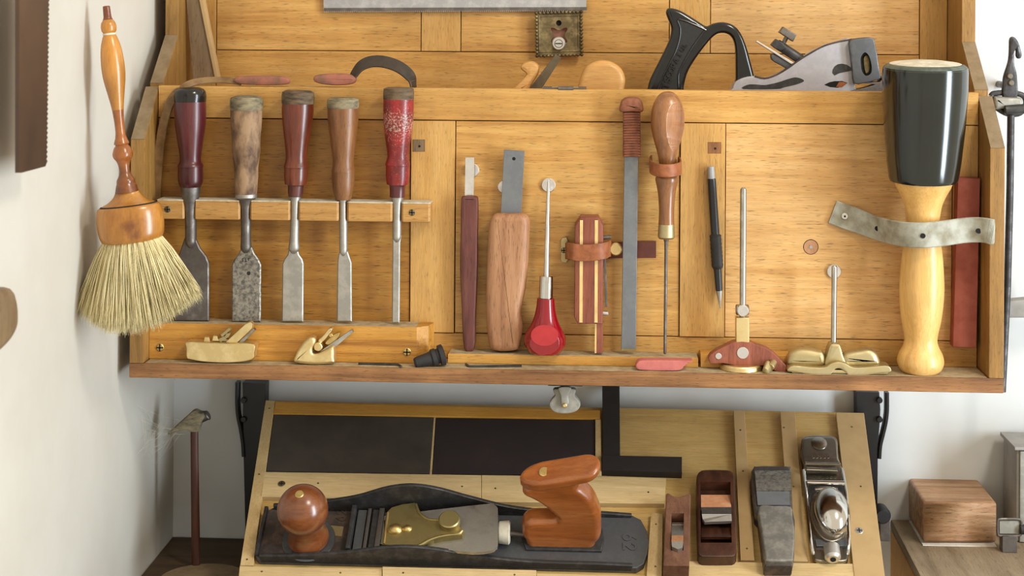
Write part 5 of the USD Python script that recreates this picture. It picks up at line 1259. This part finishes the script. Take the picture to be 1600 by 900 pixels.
t = Thing('thumb_plane', 'pitted grey steel plane with broad blunt iron, left of the shiny one', 'plane')
o = [(1174, 735), (1178, 728.5), (1190, 727), (1230, 727.5), (1235.5, 732), (1237, 760), (1238.5, 795), (1242, 812), (1241, 868), (1238, 884), (1194, 884), (1190, 845), (1185, 806), (1180, 800), (1176, 770)]
t.add('body', ramp(o, 0.0003, 0.020, 0.002), 'steel_dark', smooth=25)
fp = []
pad = [P3(1178, 729, 0.016), P3(1235, 729, 0.016), P3(1236, 742, 0.0245), P3(1180, 742, 0.0245)]
t.add('front_pad', cat(slab(pad, -BN * 0.006), slab([P3(1180, 742, 0.0245), P3(1236, 742, 0.0245), P3(1236.5, 766, 0.0255), P3(1182, 766, 0.0255)], -BN * 0.006)), 'steel_pitted', smooth=30)
t.add('band', slab([P3(1182, 766.5, 0.0235), P3(1233.5, 766.5, 0.0235), P3(1234.5, 789, 0.0225), P3(1184, 789, 0.0225)], -BN * 0.006), 'steel_blue', smooth=False)
t.add('iron', ramp(smooth([(1185, 791), (1210, 789), (1236, 791), (1238.5, 808), (1242, 830), (1240, 868), (1235, 876), (1200, 876), (1195, 868), (1190, 830)], 3, True), 0.018, 0.028, 0.0022, steps=3), 'iron_worn')
t.add('heel', ramp([(1193, 872), (1239, 872), (1237, 884), (1196, 884)], 0.0004, 0.022, 0.003), 'iron_rust')
t.done()
t = Thing('nickel_block_plane', 'shiny nickel block plane with domed chrome lever cap, rightmost of the small planes', 'plane')
o = smooth([(1252, 690), (1254, 683.5), (1263, 680), (1280, 679), (1298, 680), (1307, 684), (1309.5, 692), (1311, 715), (1318, 735), (1323, 760), (1326, 800), (1327, 845), (1326, 868), (1321, 876), (1298, 877), (1277, 876), (1271, 868), (1266, 830), (1261, 780), (1256, 740), (1253, 715)], 3, True)
q = t.add('body', ramp(o, 0.0003, 0.010, 0.0022), 'nickel')
def wl(px0, py0, px1, py1, h0, h1, m, nm):
    a, b = P3(px0, py0, h1), P3(px1, py1, h1)
    return t.add(nm, slab([a, b, b - BN * (h1 - h0), a - BN * (h1 - h0)], -BA * 0.0022), m, q, smooth=False)
pw = smooth([(1256, 735), (1259, 765), (1262, 800), (1267, 845), (1271, 866)], 4)
t.add('side_wall', cat(*[tube([P3(a, b, 0.010 + 0.0135 * math.sin(math.pi * (0.15 + 0.7 * k / 16)) ) for k, (a, b) in enumerate(pw)], 0.0018, 10)]), 'chrome', q)
pw = smooth([(1316, 733), (1321, 765), (1324, 800), (1326, 845), (1325, 866)], 4)
t.add('side_wall', cat(*[tube([P3(a, b, 0.010 + 0.0135 * math.sin(math.pi * (0.15 + 0.7 * k / 16)) ) for k, (a, b) in enumerate(pw)], 0.0018, 10)]), 'chrome', q)
fp = t.add('front_pad', ramp(smooth([(1254, 690), (1257, 684), (1266, 681.5), (1296, 681.5), (1305, 685), (1308, 693), (1310, 717), (1312, 727), (1256, 726)], 2, True), 0.006, 0.016, 0.002), 'nickel')
c = P3(1280, 693, 0.016)
t.add('finger_dimple', lathe([(0, 0.009), (0.5, 0.0085), (1, 0.0055), (1, 0)], c, c + BN * 0.0028, 32), 'nickel', fp)
p3 = [P3(1257, 723, 0.0165), P3(1311, 724.5, 0.0165)]
t.add('adjuster_ridge', cat(tube([P3(1258, 724, 0.016), P3(1311, 725, 0.016)], 0.0016, 10), tube([P3(1260, 734, 0.015), P3(1308, 735, 0.015)], 0.0028, 12)), 'nickel')
def worn_marks(x0, x1, py, h, n, lx):           # lettering worn past reading: short raised strokes
    ms = []
    for k in range(n):
        px = x0 + (x1 - x0) * k / (n - 1)
        for a_, b_ in (((-2, -2), (-1.2, 2)), ((-1.2, 2), (1.5, 1.6)), ((1.2, -2), (1.6, 1.2)))[k % 2:3 - (k % 3 == 2)]:
            ms.append(tube([P3(px + a_[0], py + a_[1], h), P3(px + b_[0], py + b_[1], h)], 0.00045, 6))
    return cat(*ms)
t.add('cast_letters', worn_marks(1271, 1294, 714, 0.0162, 5, 0), 'nickel', fp, smooth=False)
t.add('cast_letters', worn_marks(1273, 1298, 746, 0.0125, 5, 0), 'nickel', q, smooth=False)
t.add('throat_bar', tube([P3(1261, 754, 0.0215), P3(1319, 755, 0.0215)], 0.0028, 14), 'chrome')
t.add('throat', ramp([(1264, 757), (1318, 757), (1322, 790), (1266, 790)], 0.0098, 0.0106), 'iron_black', q)
t.add('lever_lip', tube(smooth([P3(1274, 765, 0.019), P3(1290, 763, 0.0215), P3(1308, 765, 0.019)], 5), 0.0022, 12), 'nickel')
c = P3(1300, 800, 0.016)
R_ = np.stack([BA, BBv, BN], 1)
dm = trimesh.creation.icosphere(4, 1.0)
v = dm.vertices * np.array([0.0195, 0.031, 0.018]); v[:, 1] *= 1 + 0 * v[:, 1]
v[:, 0] *= 1 - 0.10 * (v[:, 1] > 0) * (v[:, 1] / 0.031) ** 2
dm = trimesh.Trimesh(c + v @ R_.T, dm.faces, process=False)
t.add('lever_cap', dm, 'chrome', smooth=True)
t.add('lever_skirt', ramp(smooth([(1272, 770), (1290, 767), (1312, 770), (1322, 790), (1324, 815), (1318, 838), (1300, 846), (1282, 838), (1270, 815), (1267, 790)], 3, True), 0.010, 0.0165, 0.002), 'nickel')
t.add('bed_iron', ramp([(1273, 842), (1322, 842), (1324, 853), (1276, 853)], 0.0102, 0.013, 0.0008), 'iron_blue', q)
c0 = P3(1300, 862, 0.017)
t.add('adjusting_nut', lathe([(0, 0.006), (0.1, 0.0085), (0.85, 0.0085), (1, 0.006), (1, 0)], c0 + BBv * 0.008, c0 - BBv * 0.010, 24), 'steel_bright')
c1 = c0 - BBv * 0.0102
t.add('nut_hole', cyl(c1 + BBv * 0.001, c1 - BBv * 0.0004, 0.003, 16), 'hole_black')
t.done()
